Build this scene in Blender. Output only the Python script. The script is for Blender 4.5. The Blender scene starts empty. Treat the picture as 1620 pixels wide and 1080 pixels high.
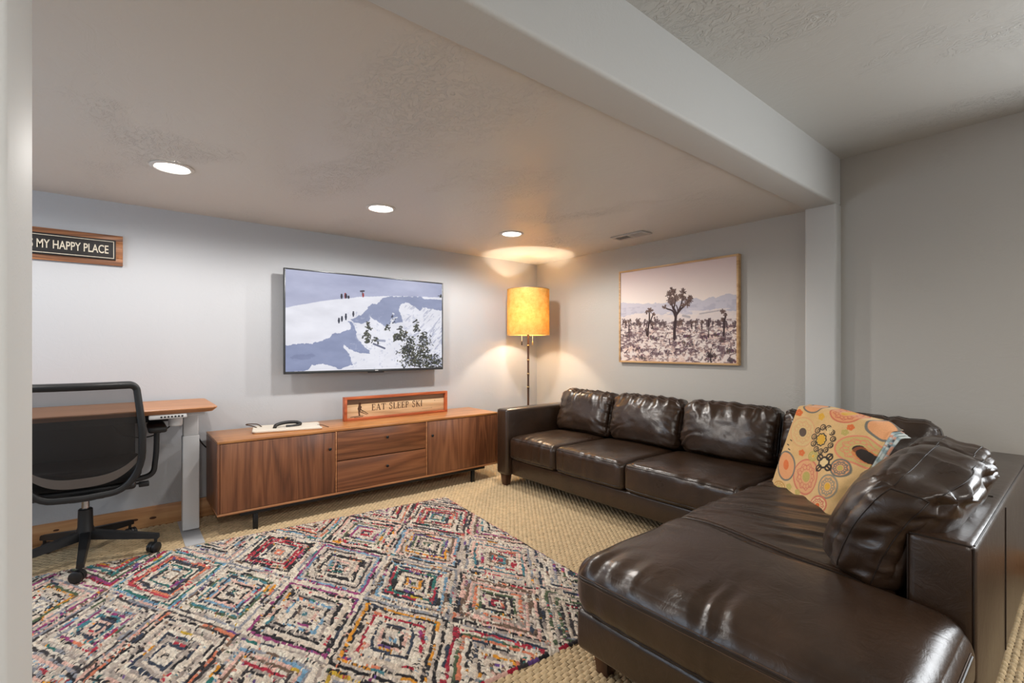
import bpy, bmesh, math, random
import numpy as np
from mathutils import Vector, Matrix

random.seed(7)
rng = np.random.default_rng(11)
scene = bpy.context.scene
COL = scene.collection

# ------------------------------------------------------------------ camera, world, exposure
CAM_Z = 1.196
cam_data = bpy.data.cameras.new('camera')
cam_data.sensor_width = 36.0
cam_data.lens = 757.3 / 1620 * 36.0
cam_data.shift_y = 10.0 / 1620
cam_data.clip_start = 0.02
cam = bpy.data.objects.new('camera', cam_data)
COL.objects.link(cam)
cam.location = (0, 0, CAM_Z)
cam.rotation_euler = (math.radians(90), 0, math.radians(50.693 - 90))
scene.camera = cam

world = bpy.data.worlds.new('world')
scene.world = world
world.use_nodes = True
world.node_tree.nodes['Background'].inputs[0].default_value = (0.75, 0.82, 0.9, 1)
world.node_tree.nodes['Background'].inputs[1].default_value = 0.4

vs = scene.view_settings
vs.view_transform = 'Standard'
vs.look = 'None'
vs.exposure = 1.0
vs.gamma = 1.0
vs.use_curve_mapping = False

# light levels (the lamps themselves are built with their fixtures)
W_ROW = 24.0        # recessed lights of the low ceiling
W_NEAR = 36.0       # recessed lights of the higher ceiling behind the camera
W_LAMP = 12.0       # floor lamp bulbs
W_WINDOW = 29.0     # daylight entering by the window beside the camera
W_SIDE = 9.0       # daylight by the window at the far left of the low room
C_SIDE = (0.62, 0.80, 1.0)
C_ROW = (1.0, 0.965, 0.92)
C_NEAR = (1.0, 0.96, 0.90)
C_LAMP = (1.0, 0.89, 0.72)
C_WINDOW = (0.93, 0.97, 1.0)

# room dimensions (metres): x along the TV wall, y into the room
WX, WY = 3.65, 4.015
CL, CU = 2.135, 2.43            # low ceiling, high ceiling
BY0, BY1, BZ = 1.06, 1.243, 2.122   # beam
LX, FY = -2.0, -2.3

# ------------------------------------------------------------------ helpers
def srgb(r, g, b):
    def f(c):
        c = c / 255.0
        return c / 12.92 if c <= 0.04045 else ((c + 0.055) / 1.055) ** 2.4
    return (f(r), f(g), f(b), 1.0)

def lin(a):
    a = np.asarray(a, float) / 255.0
    return np.where(a <= 0.04045, a / 12.92, ((a + 0.055) / 1.055) ** 2.4)

def thing(name, label, cat, loc=(0, 0, 0), rotz=0.0, group=None):
    o = bpy.data.objects.new(name, None)
    COL.objects.link(o)
    o.empty_display_size = 0.1
    o.location = loc
    o.rotation_euler = (0, 0, rotz)
    o['label'] = label
    o['category'] = cat
    if group:
        o['group'] = group
    return o

def tag(o, label=None, cat=None, group=None, kind=None):
    if label: o['label'] = label
    if cat: o['category'] = cat
    if group: o['group'] = group
    if kind: o['kind'] = kind
    return o

def root_off(parent):
    v = Vector((0, 0, 0))
    p = parent
    while p is not None:
        v += p.location
        p = p.parent
    return v

def link(name, me, mat, parent=None, world_coords=True):
    """One mesh object. Meshes are written in room coordinates and moved to the parent's origin
    (world_coords) or already in the parent's own coordinates."""
    o = bpy.data.objects.new(name, me)
    COL.objects.link(o)
    if mat is not None and len(me.materials) == 0:
        me.materials.append(mat)
    if parent is not None:
        o.parent = parent
        if world_coords:
            off = root_off(parent)
            if off.length > 0:
                me.transform(Matrix.Translation(-off))
    return o

def obj(name, bm, mat, parent=None, world_coords=True, smooth=35):
    me = bpy.data.meshes.new(name)
    bmesh.ops.recalc_face_normals(bm, faces=bm.faces[:])
    bm.to_mesh(me)
    bm.free()
    if smooth:
        me.polygons.foreach_set('use_smooth', [True] * len(me.polygons))
        me.set_sharp_from_angle(angle=math.radians(smooth))
    return link(name, me, mat, parent, world_coords)

def npmesh(name, verts, quads, mat, parent=None, world_coords=True, colors=None, smooth=True):
    verts = np.asarray(verts, np.float32)
    quads = np.asarray(quads, np.int32)
    me = bpy.data.meshes.new(name)
    me.vertices.add(len(verts))
    me.vertices.foreach_set('co', verts.ravel())
    me.loops.add(quads.size)
    me.loops.foreach_set('vertex_index', quads.ravel())
    me.polygons.add(len(quads))
    k = quads.shape[1]
    me.polygons.foreach_set('loop_start', np.arange(0, quads.size, k, dtype=np.int32))
    me.polygons.foreach_set('loop_total', np.full(len(quads), k, np.int32))
    me.polygons.foreach_set('use_smooth', np.full(len(quads), smooth, bool))
    me.update(calc_edges=True)
    me.validate()
    if colors is not None:
        a = me.color_attributes.new('Col', 'FLOAT_COLOR', 'POINT')
        c = np.ones((len(verts), 4), np.float32)
        c[:, :3] = colors
        a.data.foreach_set('color', c.ravel())
    return link(name, me, mat, parent, world_coords)

def box(bm, lo, hi, bev=0.0, seg=2):
    b = bmesh.new()
    bmesh.ops.create_cube(b, size=1.0)
    for v in b.verts:
        v.co = Vector([lo[i] + (v.co[i] + 0.5) * (hi[i] - lo[i]) for i in range(3)])
    if bev > 0:
        bmesh.ops.bevel(b, geom=b.edges[:], offset=bev, segments=seg, profile=0.5, affect='EDGES')
    join(bm, b)

def join(bm, b):
    me = bpy.data.meshes.new('tmp')
    b.to_mesh(me)
    b.free()
    bm.from_mesh(me)
    bpy.data.meshes.remove(me)

def bbox(name, lo, hi, mat, parent=None, bev=0.004, seg=2, wc=True):
    bm = bmesh.new()
    box(bm, lo, hi, bev, seg)
    return obj(name, bm, mat, parent, wc)

def tube(bm, pts, rad, sides=10, closed=False, flat=None):
    """sweep a circle (or flat=(a,b) superellipse in the frame) along pts"""
    pts = [Vector(p) for p in pts]
    n = len(pts)
    rad = [rad] * n if not hasattr(rad, '__len__') else rad
    tang = []
    for i in range(n):
        if closed:
            t = pts[(i + 1) % n] - pts[i - 1]
        else:
            t = pts[min(i + 1, n - 1)] - pts[max(i - 1, 0)]
        tang.append(t.normalized() if t.length > 1e-9 else Vector((0, 0, 1)))
    up = Vector((0, 0, 1)) if abs(tang[0].z) < 0.9 else Vector((0, 1, 0))
    nrm = tang[0].cross(up).normalized()
    rings = []
    for i in range(n):
        nrm = (nrm - tang[i] * nrm.dot(tang[i]))
        nrm = nrm.normalized() if nrm.length > 1e-6 else tang[i].orthogonal().normalized()
        bn = tang[i].cross(nrm)
        ring = []
        for k in range(sides):
            a = 2 * math.pi * (k + 0.5) / sides
            ca, sa = math.cos(a), math.sin(a)
            if flat:
                ca = math.copysign(abs(ca) ** 0.45, ca) * flat[0]
                sa = math.copysign(abs(sa) ** 0.45, sa) * flat[1]
            ring.append(bm.verts.new(pts[i] + (nrm * ca + bn * sa) * rad[i]))
        rings.append(ring)
    m = n if closed else n - 1
    for i in range(m):
        a, b = rings[i], rings[(i + 1) % n]
        for k in range(sides):
            bm.faces.new((a[k], a[(k + 1) % sides], b[(k + 1) % sides], b[k]))
    if not closed:
        bm.faces.new(rings[0][::-1])
        bm.faces.new(rings[-1])

def tube_obj(name, pts, rad, mat, parent=None, sides=10, wc=True, closed=False, flat=None):
    bm = bmesh.new()
    tube(bm, pts, rad, sides, closed, flat)
    return obj(name, bm, mat, parent, wc, smooth=50)

def lathe(bm, prof, c=(0, 0, 0), n=32, cap=True):
    rings = []
    for r, z in prof:
        rings.append([bm.verts.new((c[0] + r * math.cos(2 * math.pi * k / n), c[1] + r * math.sin(2 * math.pi * k / n), c[2] + z)) for k in range(n)])
    for a, b in zip(rings[:-1], rings[1:]):
        for k in range(n):
            bm.faces.new((a[k], a[(k + 1) % n], b[(k + 1) % n], b[k]))
    if cap:
        bm.faces.new(rings[0][::-1])
        bm.faces.new(rings[-1])

def lathe_obj(name, prof, c, mat, parent=None, n=32, cap=True, wc=True):
    bm = bmesh.new()
    lathe(bm, prof, c, n, cap)
    return obj(name, bm, mat, parent, wc)

def smooth_path(pts, n=8):
    """Catmull-Rom through pts"""
    P = [np.array(p, float) for p in pts]
    P = [2 * P[0] - P[1]] + P + [2 * P[-1] - P[-2]]
    out = []
    for i in range(1, len(P) - 2):
        for k in range(n):
            t = k / n
            a, b, c, d = P[i - 1], P[i], P[i + 1], P[i + 2]
            out.append(0.5 * (2 * b + (c - a) * t + (2 * a - 5 * b + 4 * c - d) * t * t + (3 * b - a - 3 * c + d) * t ** 3))
    out.append(P[-2])
    return out

# value noise ------------------------------------------------------
def _h(i, j, s):
    n = (i.astype(np.int64) * 374761393 + j.astype(np.int64) * 668265263 + s * 974711) & 0xFFFFFFFF
    n = ((n ^ (n >> 13)) * 1274126177) & 0xFFFFFFFF
    n = (n ^ (n >> 16)) & 0xFFFFFFFF
    return (n % 100003) / 100003.0

def vn(x, y, s=0):
    x = np.asarray(x, float); y = np.asarray(y, float)
    xi = np.floor(x); yi = np.floor(y)
    fx = x - xi; fy = y - yi
    fx = fx * fx * (3 - 2 * fx); fy = fy * fy * (3 - 2 * fy)
    xi = xi.astype(np.int64); yi = yi.astype(np.int64)
    a = _h(xi, yi, s); b = _h(xi + 1, yi, s); c = _h(xi, yi + 1, s); d = _h(xi + 1, yi + 1, s)
    return (a * (1 - fx) + b * fx) * (1 - fy) + (c * (1 - fx) + d * fx) * fy

def fbm(x, y, s=0, o=3):
    v = 0; a = 0.5; t = 0
    for k in range(o):
        v = v + a * vn(x * 2 ** k, y * 2 ** k, s + k * 17); t += a; a *= 0.5
    return v / t

def sstep(a, b, x):
    t = np.clip((x - a) / (b - a), 0, 1)
    return t * t * (3 - 2 * t)

# ------------------------------------------------------------------ materials
MATS = {}
class NT:
    def __init__(self, name):
        self.m = bpy.data.materials.new(name)
        self.m.use_nodes = True
        self.t = self.m.node_tree
        self.b = self.t.nodes['Principled BSDF']
        self.out = self.t.nodes['Material Output']
    def n(self, typ, **kw):
        nd = self.t.nodes.new(typ)
        for k, v in kw.items():
            if k in nd.inputs:
                nd.inputs[k].default_value = v
            else:
                setattr(nd, k, v)
        return nd
    def l(self, a, ao, b, bi):
        self.t.links.new(a.outputs[ao], b.inputs[bi])
    def set(self, **kw):
        names = dict(color='Base Color', rough='Roughness', metal='Metallic', spec='Specular IOR Level', coat='Coat Weight',
                     coatr='Coat Roughness', sheen='Sheen Weight', emit='Emission Color', estr='Emission Strength')
        for k, v in kw.items():
            self.b.inputs[names[k]].default_value = v
        return self

def coord(N, scale=(1, 1, 1), kind='Object', loc=(0, 0, 0), rot=(0, 0, 0)):
    tc = N.n('ShaderNodeTexCoord')
    mp = N.n('ShaderNodeMapping')
    mp.inputs['Scale'].default_value = scale
    mp.inputs['Location'].default_value = loc
    mp.inputs['Rotation'].default_value = rot
    N.l(tc, kind, mp, 'Vector')
    return mp

def ramp(N, stops):
    r = N.n('ShaderNodeValToRGB')
    e = r.color_ramp.elements
    while len(e) < len(stops):
        e.new(0.5)
    for k, (p, c) in enumerate(stops):
        e[k].position = p
        e[k].color = c
    return r

def plain(name, color, rough=0.5, metal=0.0, bump=0.0, bscale=200, spec=0.5, coat=0.0):
    N = NT(name)
    N.set(color=color, rough=rough, metal=metal, spec=spec, coat=coat)
    mp = coord(N)
    nz = N.n('ShaderNodeTexNoise', Scale=bscale, Detail=3.0)
    N.l(mp, 'Vector', nz, 'Vector')
    # very slight tonal variation so that no surface is perfectly flat
    mx = N.n('ShaderNodeMix', data_type='RGBA', blend_type='MULTIPLY')
    mx.inputs['Factor'].default_value = 0.12
    mx.inputs[6].default_value = color
    N.l(nz, 'Fac', mx, 7)
    N.l(mx, 2, N.b, 'Base Color')
    if bump > 0:
        bp = N.n('ShaderNodeBump', Strength=bump, Distance=0.002)
        N.l(nz, 'Fac', bp, 'Height')
        N.l(bp, 'Normal', N.b, 'Normal')
    return N.m

def wall_mat(name, color, troweled=0.5, rough=0.42, seed=0.0):
    """painted drywall with a skip-trowel texture"""
    N = NT(name)
    N.set(color=color, rough=rough, spec=0.4)
    mp = coord(N, (1.0, 0.62, 1.0), loc=(seed, seed * 0.7, 0), rot=(0, 0, 0.5))
    warp = N.n('ShaderNodeTexNoise', Scale=2.0, Detail=3.0)
    N.l(mp, 'Vector', warp, 'Vector')
    a = N.n('ShaderNodeTexNoise', Scale=11.0, Detail=6.0, Roughness=0.6, Distortion=1.3)
    N.l(mp, 'Vector', a, 'Vector')
    r1 = ramp(N, [(0.44, (0, 0, 0, 1)), (0.52, (1, 1, 1, 1))])
    N.l(a, 'Fac', r1, 'Fac')
    b = N.n('ShaderNodeTexNoise', Scale=26.0, Detail=4.0, Roughness=0.6, Distortion=2.0)
    N.l(mp, 'Vector', b, 'Vector')
    r2 = ramp(N, [(0.47, (0, 0, 0, 1)), (0.53, (1, 1, 1, 1))])
    N.l(b, 'Fac', r2, 'Fac')
    mask = ramp(N, [(0.52, (0, 0, 0, 1)), (0.66, (1, 1, 1, 1))])
    N.l(warp, 'Fac', mask, 'Fac')
    ad = N.n('ShaderNodeMath', operation='MULTIPLY')
    N.l(r2, 'Color', ad, 0); N.l(mask, 'Color', ad, 1)
    sm = N.n('ShaderNodeMath', operation='MULTIPLY_ADD')
    sm.inputs[1].default_value = 0.10
    N.l(r1, 'Color', sm, 0); N.l(ad, 'Value', sm, 2)
    bp = N.n('ShaderNodeBump', Strength=troweled, Distance=0.006)
    N.l(sm, 'Value', bp, 'Height')
    N.l(bp, 'Normal', N.b, 'Normal')
    return N.m

def wood_mat(name, dark, mid, light, axis='X', rough=0.35, fine=1.0, plank=0.0, coat=0.15, figure=1.0):
    """grain runs along axis, in the object's own coordinates"""
    N = NT(name)
    N.set(rough=rough, coat=coat, coatr=0.25)
    lo = 0.55 * figure
    hi = 7.0
    sc = {'X': (lo, hi, hi), 'Y': (hi, lo, hi), 'Z': (hi, hi, lo)}[axis]
    mp = coord(N, sc)
    vec, vout = mp, 'Vector'
    if plank > 0:
        tc = N.n('ShaderNodeTexCoord')
        sx = N.n('ShaderNodeSeparateXYZ')
        N.l(tc, 'Object', sx, 'Vector')
        dv = N.n('ShaderNodeMath', operation='DIVIDE'); dv.inputs[1].default_value = plank
        N.l(sx, 'Z' if axis == 'X' else 'X', dv, 0)
        fl = N.n('ShaderNodeMath', operation='FLOOR'); N.l(dv, 'Value', fl, 0)
        wn = N.n('ShaderNodeTexWhiteNoise', noise_dimensions='1D'); N.l(fl, 'Value', wn, 'W')
        sc2 = N.n('ShaderNodeVectorMath', operation='SCALE'); sc2.inputs['Scale'].default_value = 9.0
        N.l(wn, 'Color', sc2, 0)
        add = N.n('ShaderNodeVectorMath', operation='ADD')
        N.l(mp, 'Vector', add, 0); N.l(sc2, 'Vector', add, 1)
        vec, vout = add, 'Vector'
    nz = N.n('ShaderNodeTexNoise', Scale=1.1, Detail=2.0, Distortion=0.6)
    N.l(vec, vout, nz, 'Vector')
    # growth rings: many bands through a warped field
    mu = N.n('ShaderNodeMath', operation='MULTIPLY'); mu.inputs[1].default_value = 13.0 * fine
    N.l(nz, 'Fac', mu, 0)
    fr = N.n('ShaderNodeMath', operation='PINGPONG'); fr.inputs[1].default_value = 1.0
    N.l(mu, 'Value', fr, 0)
    hi2 = 90.0
    mp2 = coord(N, {'X': (3.0, hi2, hi2), 'Y': (hi2, 3.0, hi2), 'Z': (hi2, hi2, 3.0)}[axis])
    fi = N.n('ShaderNodeTexNoise', Scale=2.0, Detail=3.0)
    N.l(mp2, 'Vector', fi, 'Vector')
    m1 = N.n('ShaderNodeMath', operation='MULTIPLY_ADD'); m1.inputs[1].default_value = 0.45
    N.l(fr, 'Value', m1, 0)
    m2 = N.n('ShaderNodeMath', operation='MULTIPLY'); m2.inputs[1].default_value = 0.55
    N.l(fi, 'Fac', m2, 0); N.l(m2, 'Value', m1, 2)
    last = m1
    if plank > 0:
        m3 = N.n('ShaderNodeMath', operation='MULTIPLY_ADD'); m3.inputs[1].default_value = 0.3
        N.l(wn, 'Value', m3, 0)
        s3 = N.n('ShaderNodeMath', operation='SUBTRACT'); s3.inputs[1].default_value = 0.15
        N.l(m1, 'Value', m3, 2); N.l(m3, 'Value', s3, 0)
        last = s3
    cr = ramp(N, [(0.2, dark), (0.5, mid), (0.82, light)])
    N.l(last, 'Value', cr, 'Fac')
    N.l(cr, 'Color', N.b, 'Base Color')
    bp = N.n('ShaderNodeBump', Strength=0.08, Distance=0.001)
    N.l(fi, 'Fac', bp, 'Height')
    N.l(bp, 'Normal', N.b, 'Normal')
    return N.m

def leather_mat(name, base, rough=0.36):
    N = NT(name)
    N.set(rough=rough, spec=0.5, coat=0.25, coatr=0.3)
    mp = coord(N)
    a = N.n('ShaderNodeTexNoise', Scale=5.0, Detail=4.0, Roughness=0.6)
    N.l(mp, 'Vector', a, 'Vector')
    c2 = tuple(min(1, v * 1.8) for v in base[:3]) + (1,)
    cr = ramp(N, [(0.35, base), (0.75, c2)])
    N.l(a, 'Fac', cr, 'Fac'); N.l(cr, 'Color', N.b, 'Base Color')
    rr = N.n('ShaderNodeMapRange'); rr.inputs['To Min'].default_value = rough - 0.07; rr.inputs['To Max'].default_value = rough + 0.1
    N.l(a, 'Fac', rr, 'Value'); N.l(rr, 'Result', N.b, 'Roughness')
    v = N.n('ShaderNodeTexVoronoi', Scale=420.0, feature='DISTANCE_TO_EDGE')
    N.l(mp, 'Vector', v, 'Vector')
    w = N.n('ShaderNodeTexNoise', Scale=14.0, Detail=5.0, Roughness=0.62, Distortion=1.5)
    N.l(mp, 'Vector', w, 'Vector')
    b1 = N.n('ShaderNodeBump', Strength=0.10, Distance=0.0008)
    N.l(v, 'Distance', b1, 'Height')
    b2 = N.n('ShaderNodeBump', Strength=0.2, Distance=0.010)
    N.l(w, 'Fac', b2, 'Height'); N.l(b1, 'Normal', b2, 'Normal')
    N.l(b2, 'Normal', N.b, 'Normal'); N.l(b2, 'Normal', N.b, 'Coat Normal')
    return N.m

def vcol_mat(name, rough=0.6, emission=0.0, spec=0.3, grain=0.0, gscale=400, coat=0.0, sheen=0.0, weave=0.0):
    N = NT(name)
    N.set(rough=rough, spec=spec, coat=coat, sheen=sheen)
    at = N.n('ShaderNodeAttribute', attribute_name='Col')
    src, so = at, 'Color'
    if grain > 0:
        mp = coord(N)
        nz = N.n('ShaderNodeTexNoise', Scale=gscale, Detail=2.0)
        N.l(mp, 'Vector', nz, 'Vector')
        r = ramp(N, [(0.3, (1 - grain,) * 3 + (1,)), (0.7, (1, 1, 1, 1))])
        N.l(nz, 'Fac', r, 'Fac')
        mx = N.n('ShaderNodeMix', data_type='RGBA', blend_type='MULTIPLY'); mx.inputs['Factor'].default_value = 1.0
        N.l(at, 'Color', mx, 6); N.l(r, 'Color', mx, 7)
        src, so = mx, 2
        if weave > 0:
            bp = N.n('ShaderNodeBump', Strength=weave, Distance=0.003)
            N.l(nz, 'Fac', bp, 'Height'); N.l(bp, 'Normal', N.b, 'Normal')
    N.l(src, so, N.b, 'Base Color')
    if emission > 0:
        for l_ in list(N.b.inputs['Base Color'].links): N.t.links.remove(l_)
        N.b.inputs['Base Color'].default_value = (.012, .012, .014, 1)
        N.l(src, so, N.b, 'Emission Color')
        N.b.inputs['Emission Strength'].default_value = emission
    return N.m

def emit_mat(name, color, strength):
    N = NT(name)
    N.set(color=color, rough=0.4, emit=color, estr=strength)
    return N.m

M = dict(
    wall=wall_mat('wall_paint', srgb(186, 188, 192), 0.22, rough=0.55),
    wallr=wall_mat('wall_paint_side', srgb(187, 183, 176), 0.3, rough=0.55, seed=3.0),
    ceil=wall_mat('ceiling_paint', srgb(212, 207, 199), 0.62, rough=0.36, seed=7.0),
    ceilu=wall_mat('upper_ceiling_paint', srgb(208, 207, 202), 0.62, seed=12.0),
    beam=wall_mat('beam_paint', srgb(206, 206, 203), 0.12, rough=0.62, seed=5.0),
    leather=leather_mat('brown_leather', srgb(45, 31, 21), 0.29),
    seam=plain('leather_seam', srgb(36, 25, 18), 0.45),
    thread=plain('stitch_thread', srgb(90, 68, 52), 0.6),
    sofaleg=wood_mat('dark_stained_wood', srgb(45, 24, 14), srgb(66, 36, 21), srgb(84, 48, 28), 'Z', 0.4),
    walZ=wood_mat('walnut_upright', srgb(98, 58, 36), srgb(128, 79, 50), srgb(152, 98, 64), 'Z', 0.38, plank=0.2),
    walX=wood_mat('walnut_level', srgb(100, 60, 37), srgb(130, 80, 50), srgb(154, 99, 64), 'X', 0.38, figure=0.8),
    walTopLit=wood_mat('walnut_top_lit', srgb(156, 100, 56), srgb(182, 122, 70), srgb(202, 142, 86), 'X', 0.3, figure=0.6),  # same walnut as the fronts, with the light on the top put into its colour
    walEdge=wood_mat('walnut_edge', srgb(150, 98, 62), srgb(176, 118, 76), srgb(196, 140, 95), 'X', 0.4),
    blackmetal=plain('black_metal', srgb(28, 28, 29), 0.45, 0.3),
    blackplastic=plain('black_plastic', srgb(30, 30, 31), 0.42, bump=0.1, bscale=500),
    greyplastic=plain('grey_brown_plastic', srgb(104, 96, 90), 0.5),
    fabric=plain('black_fabric', srgb(24, 24, 25), 0.9, bump=0.6, bscale=700),
    chrome=plain('chrome', srgb(200, 200, 200), 0.15, 1.0),
    deskwood=wood_mat('desk_laminate', srgb(160, 106, 68), srgb(178, 122, 80), srgb(194, 138, 94), 'X', 0.45, figure=0.6),
    deskmetal=plain('grey_powder_coat', srgb(196, 197, 199), 0.45),
    whiteplastic=plain('white_plastic', srgb(226, 226, 226), 0.4),
    charcoal=plain('charcoal_panel', srgb(40, 41, 43), 0.6),
    pine=wood_mat('pine', srgb(170, 118, 74), srgb(196, 144, 96), srgb(212, 164, 116), 'X', 0.45, figure=0.7),
    piney=wood_mat('pine_along', srgb(170, 118, 74), srgb(196, 144, 96), srgb(212, 164, 116), 'Y', 0.45, figure=0.7),
    knot=plain('pine_knot', srgb(84, 48, 26), 0.6),
    oakframe=wood_mat('pale_oak', srgb(176, 132, 84), srgb(200, 158, 108), srgb(214, 176, 128), 'Y', 0.45),
    tvbody=plain('tv_bezel', srgb(70, 72, 74), 0.3, 0.5),
    tvback=plain('tv_back', srgb(26, 26, 27), 0.5),
    screen=vcol_mat('tv_picture', 0.3, 0.47, 0.2),
    print=vcol_mat('canvas_print', 0.7, 0.0, 0.2, grain=0.1, gscale=500),
    rug=vcol_mat('rag_rug', 0.95, 0.0, 0.1, grain=0.45, gscale=420, sheen=0.15, weave=0.5),
    throw=vcol_mat('printed_cotton', 0.85, 0.0, 0.2, grain=0.15, gscale=300, sheen=0.2, weave=0.25),
    redwood=wood_mat('cedar_frame', srgb(150, 70, 36), srgb(182, 92, 50), srgb(204, 116, 70), 'X', 0.45),
    palewood=wood_mat('weathered_pale_wood', srgb(176, 140, 100), srgb(214, 180, 138), srgb(228, 200, 162), 'X', 0.7, figure=0.5),
    greywood=wood_mat('weathered_grey_wood', srgb(96, 78, 62), srgb(128, 106, 86), srgb(152, 128, 104), 'X', 0.7, figure=0.5),
    burnt=plain('burnt_lettering', srgb(86, 58, 38), 0.8),
    rustwood=wood_mat('reclaimed_wood', srgb(92, 56, 34), srgb(140, 88, 52), srgb(182, 120, 70), 'X', 0.6),
    blackboard=plain('black_paint', srgb(26, 23, 23), 0.6, bump=0.2, bscale=60),
    cream=plain('cream_lettering', srgb(226, 216, 196), 0.6),
    marble=plain('pale_board', srgb(232, 222, 206), 0.45),
    leathercord=plain('brown_cord', srgb(74, 52, 36), 0.7),
    bamboo=wood_mat('dark_bamboo', srgb(50, 30, 18), srgb(84, 54, 32), srgb(110, 74, 46), 'Z', 0.3),
    brass=plain('aged_brass', srgb(196, 170, 120), 0.3, 0.9),
    cord=plain('black_cable', srgb(22, 22, 23), 0.5),
    chain=plain('pull_chain', srgb(225, 215, 195), 0.35, 0.6),
    ventwhite=plain('vent_enamel', srgb(190, 184, 176), 0.5),
    ventshade=plain('vent_shade', srgb(40, 36, 32), 0.9),  # dark tone standing for the shade in the vent openings
    trimwhite=plain('light_trim', srgb(225, 222, 216), 0.5),
    lens=emit_mat('light_lens', (1.0, 0.97, 0.92, 1), 9.0),
    bulb=emit_mat('bulb_glow', (1.0, 0.75, 0.45, 1), 12.0),
    glasspane=plain('window_sash', srgb(220, 220, 220), 0.4),
    daylight=emit_mat('overcast_daylight', (0.8, 0.9, 1.0, 1), 2.0),
)

def carpet_material(name, tint):
    N = NT(name)
    N.set(rough=0.95, spec=0.1, sheen=0.1)
    mp = coord(N)
    nz = N.n('ShaderNodeTexNoise', Scale=380.0, Detail=2.0)
    N.l(mp, 'Vector', nz, 'Vector')
    big = N.n('ShaderNodeTexNoise', Scale=30.0, Detail=2.0)
    N.l(mp, 'Vector', big, 'Vector')
    ad = N.n('ShaderNodeMath', operation='MULTIPLY_ADD'); ad.inputs[1].default_value = 0.5
    N.l(big, 'Fac', ad, 0)
    hf = N.n('ShaderNodeMath', operation='MULTIPLY'); hf.inputs[1].default_value = 0.5
    N.l(nz, 'Fac', hf, 0); N.l(hf, 'Value', ad, 2)
    d = tuple(v * 0.62 for v in tint[:3]) + (1,)
    cr = ramp(N, [(0.3, d), (0.62, tint)])
    N.l(ad, 'Value', cr, 'Fac'); N.l(cr, 'Color', N.b, 'Base Color')
    bp = N.n('ShaderNodeBump', Strength=0.7, Distance=0.003)
    N.l(nz, 'Fac', bp, 'Height'); N.l(bp, 'Normal', N.b, 'Normal')
    return N.m
M['carpet'] = carpet_material('loop_carpet', srgb(220, 193, 152))
M['backing'] = plain('carpet_backing', srgb(120, 96, 66), 0.95, bump=0.4, bscale=500)

def shade_material():
    N = NT('parchment_shade')
    tr = N.n('ShaderNodeBsdfTranslucent')
    df = N.n('ShaderNodeBsdfDiffuse')
    mp = coord(N, (1, 1, 1))
    nz = N.n('ShaderNodeTexNoise', Scale=18.0, Detail=5.0, Roughness=0.7)
    N.l(mp, 'Vector', nz, 'Vector')
    cr = ramp(N, [(0.3, srgb(206, 160, 84)), (0.7, srgb(232, 194, 118))])
    N.l(nz, 'Fac', cr, 'Fac')
    N.l(cr, 'Color', tr, 'Color'); N.l(cr, 'Color', df, 'Color')
    mx = N.n('ShaderNodeMixShader'); mx.inputs[0].default_value = 0.76
    N.l(tr, 'BSDF', mx, 1); N.l(df, 'BSDF', mx, 2)
    N.l(mx, 'Shader', N.out, 'Surface')
    return N.m
M['shade'] = shade_material()

def mesh_fabric_material():
    N = NT('chair_mesh')
    N.set(color=srgb(38, 33, 30), rough=0.7)
    tp = N.n('ShaderNodeBsdfTransparent')
    mp = coord(N, (420, 420, 420))
    wx = N.n('ShaderNodeTexChecker', Scale=1.0)
    N.l(mp, 'Vector', wx, 'Vector')
    r = N.n('ShaderNodeMapRange'); r.inputs['To Min'].default_value = 0.56; r.inputs['To Max'].default_value = 0.68
    N.l(wx, 'Fac', r, 'Value')
    mx = N.n('ShaderNodeMixShader')
    N.l(r, 'Result', mx, 0)
    N.l(tp, 'BSDF', mx, 1); N.l(N.b, 'BSDF', mx, 2)
    N.l(mx, 'Shader', N.out, 'Surface')
    return N.m
M['chairmesh'] = mesh_fabric_material()

# ------------------------------------------------------------------ structure
def struct(name, bm_or_lohi, mat, bev=0.0, seg=3):
    if isinstance(bm_or_lohi, tuple):
        bm = bmesh.new(); box(bm, bm_or_lohi[0], bm_or_lohi[1], bev, seg)
    else:
        bm = bm_or_lohi
    o = obj(name, bm, mat)
    o['kind'] = 'structure'
    return o

floor = struct('floor', ((LX - .12, FY - .12, -0.1), (WX + .12, WY + .12, 0.0)), M['backing'])
struct('wall_back', ((LX - .12, WY, 0), (WX + .12, WY + .12, 2.6)), M['wall'])
# right wall with a window opening in the nearer part of the room, beside the camera
ny0, ny1, nz0, nz1 = -1.75, -0.3, 0.9, 2.05
bm = bmesh.new()
box(bm, (WX, FY, 0), (WX + .12, ny0, 2.6)); box(bm, (WX, ny1, 0), (WX + .12, WY, 2.6))
box(bm, (WX, ny0, 0), (WX + .12, ny1, nz0)); box(bm, (WX, ny0, nz1), (WX + .12, ny1, 2.6))
struct('wall_right', bm, M['wallr'])
sy0, sy1, sz0, sz1 = 2.0, 3.3, 0.95, 1.85
bm = bmesh.new()
box(bm, (LX - .12, FY, 0), (LX, sy0, 2.6)); box(bm, (LX - .12, sy1, 0), (LX, WY, 2.6))
box(bm, (LX - .12, sy0, 0), (LX, sy1, sz0)); box(bm, (LX - .12, sy0, sz1), (LX, sy1, 2.6))
struct('wall_left', bm, M['wall'])
win2 = bpy.data.objects.new('window_2', None); COL.objects.link(win2); win2.location = (LX - .06, (sy0 + sy1) / 2, sz0); win2['kind'] = 'structure'
bm = bmesh.new()
box(bm, (LX - .09, sy0, sz0), (LX - .03, sy0 + .05, sz1), .004); box(bm, (LX - .09, sy1 - .05, sz0), (LX - .03, sy1, sz1), .004)
box(bm, (LX - .09, sy0 + .05, sz0), (LX - .03, sy1 - .05, sz0 + .05), .004); box(bm, (LX - .09, sy0 + .05, sz1 - .05), (LX - .03, sy1 - .05, sz1), .004)
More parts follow.
